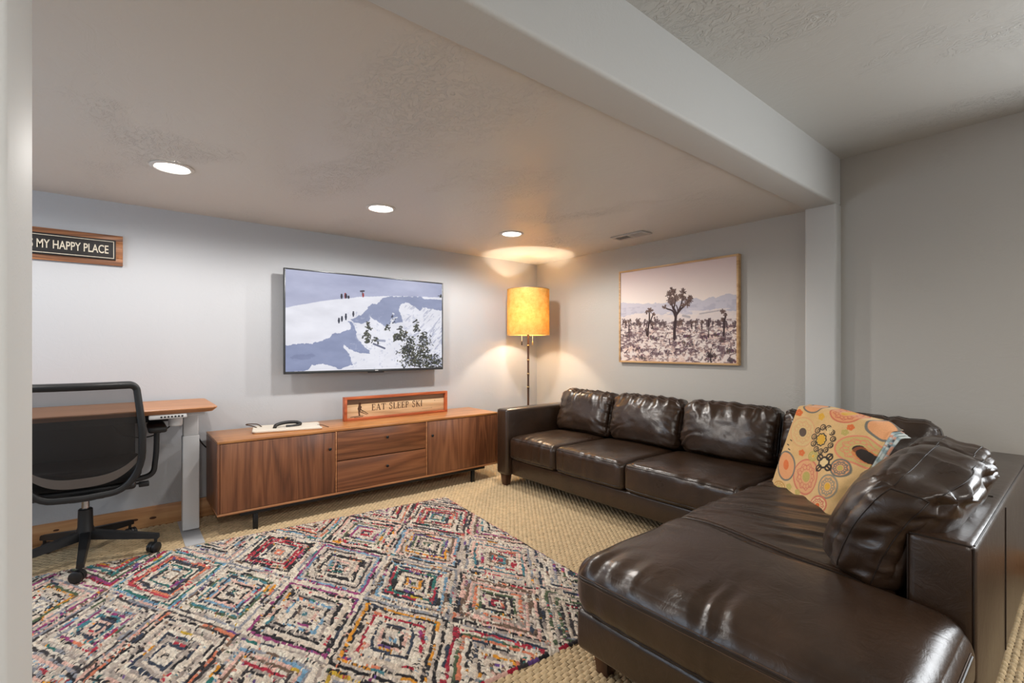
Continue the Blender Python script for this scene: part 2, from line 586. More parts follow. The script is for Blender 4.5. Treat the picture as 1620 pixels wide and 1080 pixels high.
obj('window_frame', bm, M['glasspane'], win2)
struct('wall_front', ((LX - .12, FY - .12, 0), (WX + .12, FY, 2.6)), M['wall'])
win = bpy.data.objects.new('window_1', None); COL.objects.link(win); win.location = (WX + .06, (ny0 + ny1) / 2, nz0); win['kind'] = 'structure'
bm = bmesh.new()
box(bm, (WX + .03, ny0, nz0), (WX + .09, ny0 + .05, nz1), .004); box(bm, (WX + .03, ny1 - .05, nz0), (WX + .09, ny1, nz1), .004)
box(bm, (WX + .03, ny0 + .05, nz0), (WX + .09, ny1 - .05, nz0 + .05), .004); box(bm, (WX + .03, ny0 + .05, nz1 - .05), (WX + .09, ny1 - .05, nz1), .004)
box(bm, (WX + .035, (ny0 + ny1) / 2 - .02, nz0 + .05), (WX + .085, (ny0 + ny1) / 2 + .02, nz1 - .05), .003)
obj('window_frame', bm, M['glasspane'], win)
struct('ceiling', ((LX, BY1 - .02, CL), (WX, WY, CL + .14)), M['ceil'])
struct('ceiling_upper', ((LX, FY, CU), (WX, BY1, CU + .12)), M['ceilu'])
struct('ceiling_beam', ((LX + .001, BY0, BZ), (WX - .001, BY1, CU + .02)), M['beam'], bev=0.016, seg=4)
struct('wall_column', ((WX - .093, BY0, -.02), (WX + .02, BY1, BZ + .01)), M['beam'], bev=0.014, seg=4)
struct('wall_jamb', ((LX + .001, .972, -.02), (-0.124, 1.2425, BZ + .2)), M['beam'], bev=0.014, seg=4)

def baseboard(name, lo, hi, mat):
    o = struct(name, (lo, hi), mat, bev=0.004, seg=2)
    return o
bb = baseboard('baseboard_back', (LX, WY - .018, 0), (WX, WY, .137), M['pine'])
for x, z, s in ((.075, .066, 1.0), (.17, .06, 1.1), (-.3, .09, .8)):
    bm = bmesh.new()
    bmesh.ops.create_uvsphere(bm, u_segments=14, v_segments=8, radius=1.0)
    for v in bm.verts:
        v.co = Vector((x + v.co.x * .018 * s, WY - .018 + v.co.y * .0012, z + v.co.z * .008 * s))
    obj('knot', bm, M['knot'], bb)
baseboard('baseboard_right', (WX - .018, FY, 0), (WX, WY - .018, .137), M['piney'])

# carpet loops: staggered raised bars of the looped pile (only where carpet can show)
def carpet():
    bx, by = 0.034, 0.021
    xs = np.arange(-1.0, WX - .02, bx)
    ys = np.arange(0.0, WY - .02, by)
    gx, gy = np.meshgrid(xs, ys)
    row = (np.arange(len(ys)) % 2)[:, None]
    gx = gx + row * bx * 0.5
    cx = (gx + bx / 2).ravel(); cy = (gy + by / 2).ravel()
    # rug frame
    th = math.radians(-5.3)
    ux = (cx - 2.003) * math.cos(th) + (cy - 3.28) * math.sin(th)
    uy = -(cx - 2.003) * math.sin(th) + (cy - 3.28) * math.cos(th)
    under_rug = (ux < -.03) & (uy < -.03) & (uy > -1.97) & (ux > -2.97)
    under_sofa = ((cx > 2.9) & (cy > 1.0) & (cy < 3.2)) | ((cx > 1.6) & (cy > .32) & (cy < 1.1))
    near = (cx < -.15) & (cy < 1.2)
    keep = ~(under_rug | under_sofa | near) & (cx < WX - .02) & (cy < WY - .02)
    cx, cy = cx[keep], cy[keep]
    n = len(cx)
    nu, nv = 5, 4
    u = np.linspace(0, 1, nu); v = np.linspace(0, 1, nv)
    uu, vv = np.meshgrid(u, v)
    uu = uu.ravel(); vv = vv.ravel()
    prof = (1 - np.abs(2 * uu - 1) ** 3.0) * (1 - np.abs(2 * vv - 1) ** 2.6)
    zz = 0.0015 + 0.0075 * np.clip(prof, 0, 1) ** .6
    jit = rng.uniform(-1, 1, (n, 3))
    X = cx[:, None] + (uu - .5)[None] * bx * (0.99) + jit[:, :1] * .0012
    Y = cy[:, None] + (vv - .5)[None] * by * (0.99) + jit[:, 1:2] * .0010 + (uu - .5)[None] * .004
    Z = zz[None] * (1 + .22 * jit[:, 2:3])
    V = np.stack([X, Y, Z], -1).reshape(-1, 3)
    q = []
    for j in range(nv - 1):
        for i in range(nu - 1):
            a = j * nu + i
            q.append((a, a + 1, a + nu + 1, a + nu))
    Q = (np.array(q)[None] + (np.arange(n) * nu * nv)[:, None, None]).reshape(-1, 4)
    o = npmesh('carpet_loops', V, Q, M['carpet'], floor)
    o['kind'] = 'stuff'
    o['label'] = 'tan looped carpet pile in a staggered bar pattern'
carpet()

# ------------------------------------------------------------------ recessed lights
def downlight(x, y, z, watts, col, label, group):
    t = thing('recessed_light', label, 'ceiling light', (x, y, z), 0, group)
    lathe_obj('trim_ring', [(.078, -.001), (.096, -.001), (.098, -.004), (.092, -.008), (.080, -.009), (.074, -.004)], (x, y, z), M['trimwhite'], t, 40, cap=False)
    lathe_obj('lens', [(.0, -.0035), (.05, -.0045), (.076, -.003)], (x, y, z), M['lens'], t, 40, cap=False)
    ld = bpy.data.lights.new('downlight', 'SPOT')
    ld.energy = watts; ld.color = col; ld.spot_size = math.radians(174); ld.spot_blend = 0.4; ld.shadow_soft_size = 0.045
    lo = bpy.data.objects.new('downlight_lamp', ld); COL.objects.link(lo)
    lo.parent = t; lo.location = (0, 0, -.035)
    return t
for x, k, lab in ((.21, .75, 'largest lit recessed ceiling light, above the desk end'), (1.355, .95, 'lit recessed ceiling light in the middle, above the wall television'),
               (2.49, 1.3, 'lit recessed ceiling light nearest the floor lamp corner')):
    downlight(x, 3.045, CL, W_ROW * k, C_ROW, lab, 'recessed lights in the low ceiling')
downlight(-.935, 3.045, CL, W_ROW * .7, C_ROW, 'recessed ceiling light hidden behind the white door jamb', 'recessed lights in the low ceiling')
for x, k, lab in ((1.2, .75, 'recessed light in the higher ceiling behind the viewer, on the sofa side'), (-.4, 1.25, 'recessed light in the higher ceiling behind the viewer, on the jamb side')):
    downlight(x, -1.35, CU, W_NEAR * k, C_NEAR, lab, 'recessed lights in the higher ceiling')
# daylight through the window of the right wall, and through the one at the left end
ld = bpy.data.lights.new('window_daylight', 'AREA'); ld.shape = 'RECTANGLE'; ld.size = ny1 - ny0 - .1; ld.size_y = nz1 - nz0 - .1
ld.energy = W_WINDOW; ld.color = C_WINDOW
lo = bpy.data.objects.new('window_daylight', ld); COL.objects.link(lo)
lo.location = (WX + .1, (ny0 + ny1) / 2, (nz0 + nz1) / 2); lo.rotation_euler = (math.radians(90), 0, math.radians(90))
ld = bpy.data.lights.new('side_window_daylight', 'AREA'); ld.shape = 'RECTANGLE'; ld.size = sy1 - sy0 - .1; ld.size_y = sz1 - sz0 - .1
ld.energy = W_SIDE; ld.color = C_SIDE
lo = bpy.data.objects.new('side_window_daylight', ld); COL.objects.link(lo)
lo.location = (LX - .1, (sy0 + sy1) / 2, (sz0 + sz1) / 2); lo.rotation_euler = (math.radians(90), 0, math.radians(-90))

# ceiling vent
vx0, vx1, vy0, vy1 = 3.225, 3.365, 2.30, 2.62
t = thing('ceiling_vent', 'rectangular pale metal air vent in the low ceiling above the framed print', 'vent', ((vx0 + vx1) / 2, (vy0 + vy1) / 2, CL))
bm = bmesh.new()
w = .024; zt, zb = CL - .0005, CL - .012
box(bm, (vx0, vy0, zb), (vx0 + w, vy1, zt), .003); box(bm, (vx1 - w, vy0, zb), (vx1, vy1, zt), .003)
box(bm, (vx0 + w, vy0, zb), (vx1 - w, vy0 + w, zt), .003); box(bm, (vx0 + w, vy1 - w, zb), (vx1 - w, vy1, zt), .003)
box(bm, (vx0 + w, 2.452, zb), (vx1 - w, 2.468, zt), .002)
obj('frame', bm, M['ventwhite'], t)
bbox('duct_shade', (vx0 + w, vy0 + w, CL - .002), (vx1 - w, vy1 - w, CL - .0006), M['ventshade'], t, 0)  # thin dark sheet painted as shade behind the slats, no hollow above
for y0, y1, ang in ((vy0 + w, 2.452, .5), (2.468, vy1 - w, -.9)):
    for k in range(5):
        x = vx0 + w + .012 + k * .017
        bm = bmesh.new()
        box(bm, (-.0008, y0, -.0055), (.0008, y1, .0055))
        for v in bm.verts:
            a = ang
            vx, vz = v.co.x, v.co.z
            v.co.x = x + vx * math.cos(a) - vz * math.sin(a); v.co.z = CL - .0075 + vx * math.sin(a) * 1 + vz * math.cos(a) * .8
        obj('slat', bm, M['ventwhite'], t)

# ------------------------------------------------------------------ sectional sofa
def cube_param(nx, ny, nz):
    ax = [np.linspace(-1, 1, n + 1) for n in (nx, ny, nz)]
    V = []; Q = []; off = 0
    for d in range(3):
        a, b = [i for i in range(3) if i != d]
        A, B = np.meshgrid(ax[a], ax[b], indexing='ij')
        for s in (-1, 1):
            P = np.zeros(A.shape + (3,)); P[..., a] = A; P[..., b] = B; P[..., d] = s
            n0, n1 = A.shape
            idx = np.arange(n0 * n1).reshape(n0, n1) + off
            q = np.stack([idx[:-1, :-1], idx[1:, :-1], idx[1:, 1:], idx[:-1, 1:]], -1).reshape(-1, 4)
            flip = (s > 0) != (d == 1)
            Q.append(q if flip else q[:, ::-1])
            V.append(P.reshape(-1, 3)); off += n0 * n1
    V = np.concatenate(V); Q = np.concatenate(Q)
    key = np.round(V * 1e5).astype(np.int64)
    _, first, inv = np.unique(key, axis=0, return_index=True, return_inverse=True)
    return V[first], inv.ravel()[Q]

def rbox(P, half, r):
    half = np.array(half)
    # push parameters toward the edges so the rounded rim gets enough vertices
    q = P * half
    inner = np.clip(q, -(half - r), half - r)
    d = q - inner
    L = np.linalg.norm(d, axis=1, keepdims=True)
    n = d / np.maximum(L, 1e-9)
    return inner + n * r, n

def soft_param(P):
    return np.sign(P) * (1 - (1 - np.abs(P)) ** 1.35)

def edge_soft(n1d):
    return n1d

SOFA = (2.2, 1.4, 0.0)
sofa = thing('sectional_sofa', 'dark brown leather L-shaped sectional sofa along the right wall with bumper end', 'sofa', SOFA)

def leather_box(name, lo, hi, bev=.025, seams=()):
    o = bbox(name, lo, hi, M['leather'], sofa, bev, 4)
    for s in seams:
        sp = tube_obj('seam', s, .0024, M['seam'], o, 6)
    return o

# frames
leather_box('sofa_base', (2.60, 1.215, .105), (3.50, 3.185, .245), .018)
leather_box('sofa_base', (1.285, .215, .105), (3.50, 1.205, .25), .022)
ax0, ax1, ay0, ay1, az = 2.552, 3.50, 3.187, 3.335, .668
leather_box('arm', (ax0, ay0, .10), (ax1, ay1, az), .026,
            seams=([(ax0 + .004, ay0 + .026, .12), (ax0 + .004, ay0 + .026, az - .02)], [(ax0 + .002, ay1 - .026, .12), (ax0 + .002, ay1 - .026, az - .02)],
                   [(ax0 + .012, ay0 + .006, az - .012), (ax1 - .2, ay0 + .006, az - .012)], [(ax0 + .012, ay1 - .006, az - .012), (ax1 - .2, ay1 - .006, az - .012)]))
leather_box('backrest', (3.37, .365, .10), (3.50, 3.18, .66), .03)
bx0, by0, by1, bz = 1.785, .205, .358, .662
leather_box('backrest', (bx0, by0, .10), (3.50, by1, bz), .024,
            seams=([(bx0 + .006, by0 + .006, .13), (bx0 + .006, by0 + .006, bz - .012)], [(bx0 + .006, by1 - .006, .46), (bx0 + .006, by1 - .006, bz - .012)],
                   [(bx0 + .006, by0 + .01, bz - .007), (bx0 + .006, by1 - .01, bz - .007)],
                   [(bx0 + .02, by0 + .0065, bz - .007), (3.46, by0 + .0065, bz - .007)],
                   [(2.42, by0 - .001, .13), (2.42, by0 - .001, bz - .03)],
                   [(2.42, by0 + .03, bz + .001), (2.42, by1 - .03, bz + .001)]))
# legs: tapered blocks
for x, y in ((2.605, 3.262), (1.385, 1.145), (1.34, .29), (3.42, 3.262), (3.42, .29), (2.66, 1.3), (1.86, .29)):
    bm = bmesh.new()
    box(bm, (x - .036, y - .036, 0), (x + .036, y + .036, .108), .003)
    for v in bm.verts:
        k = .68 + .32 * v.co.z / .108
        v.co.x = x + (v.co.x - x) * k; v.co.y = y + (v.co.y - y) * k
    obj('leg', bm, M['sofaleg'], sofa)

def cushion(name, c, half, r, disp, n=(40, 40, 12), rot=None, parent=sofa, warp=None, pipes=()):
    """rounded cushion; disp(P, pos, nrm) gives the offset along the normal"""
    c = np.array(c)
    R = np.array(rot) if rot is not None else np.eye(3)
    def mp(P):
        P = np.asarray(P, float)
        pos, nr = rbox(P, half, r)
        pos = pos + nr * disp(P, pos, nr)[:, None]
        if warp is not None:
            pos = warp(P, pos)
        return pos @ R.T + c, nr @ R.T
    P, Q = cube_param(*n)
    P = soft_param(P)
    V, _ = mp(P)
    o = npmesh(name, V, Q, M['leather'], parent)
    for path, rad, matn in pipes:
        p, nr = mp(np.array(path))
        tube_obj('piping' if rad > .0028 else 'stitching', [tuple(a) for a in p + nr * .0012], rad, M[matn], o, 6)
    return o

def ry(a):
    c, s = math.cos(a), math.sin(a); return [[c, 0, s], [0, 1, 0], [-s, 0, c]]
def rx(a):
    c, s = math.cos(a), math.sin(a); return [[1, 0, 0], [0, c, -s], [0, s, c]]
def rz(a):
    c, s = math.cos(a), math.sin(a); return [[c, -s, 0], [s, c, 0], [0, 0, 1]]
def mm(*a):
    o = np.eye(3)
    for x in a: o = o @ np.array(x)
    return o

def line(a, b, n=30):
    a = np.array(a, float); b = np.array(b, float)
    return [a + (b - a) * k / n for k in range(n + 1)]

def ridge(x, y, s):
    v = vn(x, y, s)
    return 1 - np.abs(2 * v - 1)

# seat cushions of the long run: front edge at x = 2.565
def seat_disp(seed):
    def f(P, pos, nr):
        x, y, z = P[:, 0], P[:, 1], P[:, 2]
        top = sstep(.2, .9, nr[:, 2])
        front = sstep(.2, .9, -nr[:, 0])
        d = top * .022 * (1 - x ** 4) * (1 - y ** 4) + front * .008 * (1 - y ** 4)
        rim = np.exp(-((x + 1) / .35) ** 2)
        d = d + (top * .010 + front * .006) * rim * (ridge(y * 9 + 1.5 * vn(x * 3, y * 3, seed), x * 1.5, seed + 3) - .6)
        d = d + top * .012 * (fbm(x * 1.6, y * 1.6, seed + 8) - .5)
        return d
    return f
ycuts = [3.183, 2.634, 1.985, 1.215]
for k in range(3):
    y1, y0 = ycuts[k], ycuts[k + 1]
    hx, hy, hz = .325, (y1 - y0) / 2 - .002, .095
    e = .93
    pipes = [(line((-1, -e, -.72), (-1, e, -.72)), .0032, 'seam'),
             (line((-.965, -e, .78), (-.965, e, .78)), .002, 'seam')]
    cushion('seat_cushion', (2.568 + hx, (y0 + y1) / 2, .245 + hz), (hx, hy, hz), .042, seat_disp(20 + k), (44, 44, 14), pipes=pipes)

# bumper and corner seat in one long cushion
cx0, cx1, cy0, cy1 = 1.255, 3.14, .205, 1.208
hx, hy, hz = (cx1 - cx0) / 2, (cy1 - cy0) / 2, .10
def long_disp(P, pos, nr):
    X = pos[:, 0] + (cx0 + cx1) / 2; Y = pos[:, 1] + (cy0 + cy1) / 2
    top = sstep(.2, .9, nr[:, 2]); front = sstep(.2, .9, -nr[:, 0])
    d = top * .03 * (1 - P[:, 0] ** 6) * (1 - P[:, 1] ** 4) + front * .01 * (1 - P[:, 1] ** 4)
    # seam groove across the seat
    xs = 1.80 + .12 * sstep(.55, 1.2, Y)
    d = d - top * .007 * np.exp(-((X - xs) / .02) ** 2)
    # pleats behind the seam, running across the depth of the seat
    zone = sstep(xs + .02, xs + .16, X) * (1 - sstep(2.75, 3.05, X)) * top
    w = vn(X * 5, Y * 4, 5) * .9 + vn(X * 2, Y * 1.5, 6) * 1.6
    pl = ridge((X + .33 * Y) * 15 + w, Y * 1.5 + X * 2, 41)
    pl2 = ridge((X + .25 * Y) * 27 + w * 1.2, Y * 2.2, 42)
    d = d + zone * (.013 * (pl - .5) + .006 * (pl2 - .5))
    # softer creases on the bumper: across the rolled front rim
    rim = np.exp(-((X - cx0 - .06) / .12) ** 2)
    d = d + (top + .5 * front) * rim * .0125 * (ridge(Y * 19 + 2.2 * vn(X * 5, Y * 4, 7), X * 3, 43) - .5) * sstep(.45, .7, Y)
    d = d + top * (1 - zone) * .014 * (fbm(X * 3.0, Y * 3.0, 9) - .5)
    return d
def long_warp(P, pos):
    pos = pos.copy()
    X = pos[:, 0] + (cx0 + cx1) / 2
    k = sstep(1.762, 1.780, X)
    f = 1 - k * (1 - (cy1 - .3595) / (cy1 - cy0))
    pos[:, 1] = hy - (hy - pos[:, 1]) * f
    return pos
def wpar(x, y):
    return ((x - (cx0 + cx1) / 2) / hx, (y - (cy0 + cy1) / 2) / hy)
def seam_path(off):
    out = []
    for y in np.linspace(.42, 1.16, 40):
        x = 1.80 + .12 * float(sstep(.55, 1.2, y)) + off
        # invert the narrowing of the seat behind the bumper
        yy = cy1 - (cy1 - y) / ((cy1 - .3595) / (cy1 - cy0)) if x > 1.78 else y
        u, v = wpar(x, max(yy, .215)); out.append((u, v, 1))
    return out
zf = .70
pipes = [(line((-1, -.93, .42), (-1, .93, .42), 60), .0028, 'seam'), (line((-1, -.93, .50), (-1, .93, .50), 60), .0014, 'thread'),
         (line((-1, -.93, .34), (-1, .93, .34), 60), .0014, 'thread'),
         (line((-.97, -1, .42), (-.50, -1, .42), 30), .0028, 'seam'), (line((-.97, -1, .52), (-.50, -1, .52), 30), .0014, 'thread'),
         (line((-1, -.93, -.8), (-1, .93, -.8), 60), .004, 'seam'),
         (seam_path(.0), .0022, 'seam'), (seam_path(.018), .0013, 'thread')]
cushion('bumper_seat_cushion', ((cx0 + cx1) / 2, (cy0 + cy1) / 2, .245 + hz), (hx, hy, hz), .078, long_disp, (260, 120, 16), warp=long_warp, pipes=pipes)

# back cushions along the long run
def back_disp(seed, flatten=1.0):
    def f(P, pos, nr):
        y, z = P[:, 1], P[:, 2]
        fr = sstep(.1, .9, -nr[:, 0]); tp = sstep(.2, .9, nr[:, 2])
        body = (1 - np.abs(y) ** 3.5) * (1 - np.abs(z) ** 3)
        d = fr * .06 * body * (1.15 - .25 * z) + tp * .014 * (1 - y ** 4)
        w = vn(y * 3, z * 3, seed) * 1.4
        topg = sstep(.0, .95, z)
        # gathers hanging from the top seam
        d = d + (fr + tp * .8) * topg * .021 * (ridge(y * 6.5 + w + .6 * z * y, z * .8, seed + 1) - .5)
        # diagonal drag lines toward the lower corners
        for s in (-1, 1):
            near = np.exp(-(((y - s) / .55) ** 2 + ((z + .75) / .75) ** 2))
            d = d + fr * near * .019 * (ridge((z * 1.0 + s * y * .9) * 6 + w, y * 1.1, seed + 4 + s) - .5)
            side = np.exp(-(((y - s) / .28) ** 2))
            d = d + fr * side * .013 * (ridge(z * 8 + w + s * y * 2, y * 2, seed + 9 + s) - .5)
        d = d + fr * .034 * (fbm(y * 1.4 + seed, z * 1.4, seed + 12) - .5)
        return d
    return f
bcuts = [(3.175, 2.572), (2.566, 1.926), (1.920, 1.262), (1.252, .50)]
for k, (y1, y0) in enumerate(bcuts):
    hy_ = (y1 - y0) / 2
    tilt = math.radians(14)
    e = .88
    pipes = [(line((-.45, -e, 1), (-.45, e, 1)), .0024, 'seam'), (line((-.55, -1, -.6), (-.55, -1, .9)), .002, 'seam'), (line((-.55, 1, -.6), (-.55, 1, .9)), .002, 'seam')]
    cushion('back_cushion', (3.245, (y0 + y1) / 2, .615), (.085, hy_, .185), .06, back_disp(60 + 20 * k), (16, 60, 48), rot=ry(tilt), pipes=pipes)

# back cushions along the bumper section, slumped over the low back
def pillow_disp(seed, drop):
    def f(P, pos, nr):
        x, y, z = P[:, 0], P[:, 1], P[:, 2]
        fr = sstep(.1, .9, np.abs(nr[:, 1])); tp = sstep(.2, .9, nr[:, 2]); en = sstep(.2, .9, np.abs(nr[:, 0]))
        body = (1 - np.abs(x) ** 3.5) * (1 - np.abs(z) ** 3)
        d = fr * .05 * body + tp * .035 * (1 - np.abs(x) ** 3) + en * .018 * (1 - y ** 2) * (1 - z ** 2)
        w = vn(x * 3, z * 3 + y, seed) * 1.6
        d = d + (fr + tp) * .022 * (ridge(x * 3.6 + w + .8 * z, z * .9 + y, seed + 1) - .5) * (.45 + .55 * sstep(-.2, .9, z))
        d = d + en * .013 * (ridge(z * 4 + w + .5 * y, y * 1.3, seed + 2) - .5)
        d = d + .018 * (fbm(x * 1.5 + seed, z * 1.5 + y, seed + 6) - .5)
        return d
    return f
for k, (x0, x1, zc, hz_, yc) in enumerate(((1.79, 2.50, .632, .185, .452), (2.515, 3.04, .600, .160, .475))):
    hx_ = (x1 - x0) / 2
    c = np.array([(x0 + x1) / 2, yc, zc])
    def slump(P, pos, hz_=hz_):
        pos = pos.copy()
        t = np.clip((pos[:, 2] + hz_) / (2 * hz_), 0, 1.2)
        pos[:, 1] -= (.085 if hz_ > .17 else .05) * t ** 2.2
        # the middle of the top sags, the corners stand a little proud
        pos[:, 2] += .012 * np.cos(P[:, 0] * 4.2) * t
        return pos
    e = .86
    pipes = [(line((-1, .48, -.82), (-1, .48, .86)), .0018, 'seam'), (line((-1, -.48, -.82), (-1, -.48, .86)), .0018, 'seam'),
             (line((-.97, .5, .97), (.9, .5, .97), 50), .0018, 'seam'), (line((-.97, -.5, .97), (.9, -.5, .97), 50), .0018, 'seam'),
             (line((-1, .48, .86), (-1, -.48, .86)), .0018, 'seam')]
    cushion('back_cushion', c, (hx_, .098, hz_), .062, pillow_disp(140 + 30 * k, 0), (64, 22, 48), rot=rx(math.radians(13)), warp=slump, pipes=pipes)

# ------------------------------------------------------------------ painted flat art helpers
def hom(quad):
    """image quad TL,TR,BR,BL -> unit square (u right, v up); returns function"""
    dst = [(0, 1), (1, 1), (1, 0), (0, 0)]
    A = []; b = []
    for (x, y), (u, v) in zip(quad, dst):
        A.append([x, y, 1, 0, 0, 0, -u * x, -u * y]); b.append(u)
        A.append([0, 0, 0, x, y, 1, -v * x, -v * y]); b.append(v)
    h = np.linalg.solve(np.array(A, float), np.array(b, float))
    def f(pts):
        p = np.asarray(pts, float).reshape(-1, 2)
        d = h[6] * p[:, 0] + h[7] * p[:, 1] + 1
        return np.stack([(h[0] * p[:, 0] + h[1] * p[:, 1] + h[2]) / d, (h[3] * p[:, 0] + h[4] * p[:, 1] + h[5]) / d], -1)
    return f

class Art:
    def __init__(s, nx, ny, aspect, bg):
        s.nx, s.ny, s.asp = nx, ny, aspect
        u, v = np.meshgrid(np.linspace(0, 1, nx), np.linspace(0, 1, ny))
        s.u, s.v = u, v
        s.c = np.zeros((ny, nx, 3)); s.c[:] = bg
    def blend(s, m, col):
        m = np.clip(m, 0, 1)[..., None]
        s.c = s.c * (1 - m) + np.asarray(col, float) * m
    def poly(s, pts, col, jag=0.0, freq=30, seed=1, alpha=1.0):
        u = s.u + (fbm(s.u * freq * s.asp, s.v * freq, seed) - .5) * jag
        v = s.v + (fbm(s.u * freq * s.asp, s.v * freq, seed + 5) - .5) * jag * s.asp
        ins = np.zeros(u.shape, bool)
        n = len(pts)
        for i in range(n):
            x0, y0 = pts[i]; x1, y1 = pts[(i + 1) % n]
            if y0 == y1: continue
            cr = ((y0 > v) != (y1 > v)) & (u < (x1 - x0) * (v - y0) / (y1 - y0) + x0)
            ins ^= cr
        s.blend(ins * alpha, col)
        return ins
    def stroke(s, pts, w, col, alpha=1.0):
        pts = np.asarray(pts, float)
        for a, b in zip(pts[:-1], pts[1:]):
            lo = np.minimum(a, b) - w * 2; hi = np.maximum(a, b) + w * 2
            i0, i1 = max(0, int(lo[0] * s.nx)), min(s.nx, int(hi[0] * s.nx) + 2)
            j0, j1 = max(0, int(lo[1] * s.ny)), min(s.ny, int(hi[1] * s.ny) + 2)
            if i0 >= i1 or j0 >= j1: continue
            U = s.u[j0:j1, i0:i1] * s.asp; V = s.v[j0:j1, i0:i1]
            ax, ay, bx_, by_ = a[0] * s.asp, a[1], b[0] * s.asp, b[1]
            L = (bx_ - ax) ** 2 + (by_ - ay) ** 2 + 1e-12
            t = np.clip(((U - ax) * (bx_ - ax) + (V - ay) * (by_ - ay)) / L, 0, 1)
            d = np.hypot(U - ax - t * (bx_ - ax), V - ay - t * (by_ - ay))
            m = np.clip((w - d) / (0.7 / s.ny) + .5, 0, 1)[..., None] * alpha
            s.c[j0:j1, i0:i1] = s.c[j0:j1, i0:i1] * (1 - m) + np.asarray(col, float) * m
    def blob(s, c, r, col, alpha=1.0):
        s.stroke([c, (c[0] + 1e-5, c[1])], r, col, alpha)
    def grid(s, name, o, ex, ey, mat, parent):
        """o = lower-left corner, ex/ey edge vectors"""
        o, ex, ey = map(np.array, (o, ex, ey))
        V = o + s.u[..., None] * ex + s.v[..., None] * ey
        idx = np.arange(s.nx * s.ny).reshape(s.ny, s.nx)
        Q = np.stack([idx[:-1, :-1], idx[:-1, 1:], idx[1:, 1:], idx[1:, :-1]], -1).reshape(-1, 4)
        return npmesh(name, V.reshape(-1, 3), Q, mat, parent, colors=lin(np.clip(s.c.reshape(-1, 3), 0, 255)), smooth=False)

# ------------------------------------------------------------------ television
TX0, TX1, TZ0, TZ1, TYF = .957, 2.345, .995, 1.803, 3.885
tv = thing('television', 'large flat wall television showing a snowy ski ridge', 'television', ((TX0 + TX1) / 2, WY, TZ0))
bbox('back_shell', (TX0 + .12, TYF + .03, TZ0 + .06), (TX1 - .12, WY - .045, TZ1 - .06), M['tvback'], tv, .015)
bbox('panel_body', (TX0 + .004, TYF + .008, TZ0 + .004), (TX1 - .004, TYF + .034, TZ1 - .004), M['tvback'], tv, .004)
bm = bmesh.new()
w = .011
box(bm, (TX0, TYF, TZ0), (TX0 + w, TYF + .03, TZ1), .002); box(bm, (TX1 - w, TYF, TZ0), (TX1, TYF + .03, TZ1), .002)
box(bm, (TX0 + w, TYF, TZ1 - w), (TX1 - w, TYF + .03, TZ1), .002); box(bm, (TX0 + w, TYF, TZ0), (TX1 - w, TYF + .03, TZ0 + .020), .002)
bez = obj('bezel', bm, M['tvbody'], tv)
bm = bmesh.new()
box(bm, (1.62, TYF + .002, TZ0 - .010), (1.76, TYF + .022, TZ0 + .004), .003)
obj('sensor_tab', bm, M['tvback'], tv)
bm = bmesh.new()
for k, (a, b) in enumerate(((0, .006), (.009, .016), (.019, .026))):
    box(bm, (1.678 + a, TYF - .0012, TZ0 + .006), (1.678 + b, TYF - .0002, TZ0 + .013))
obj('maker_mark', bm, M['whiteplastic'], bez)
bbox('wall_bracket', (1.4, WY - .046, 1.2), (1.9, WY - .001, 1.6), M['blackmetal'], tv, .004)

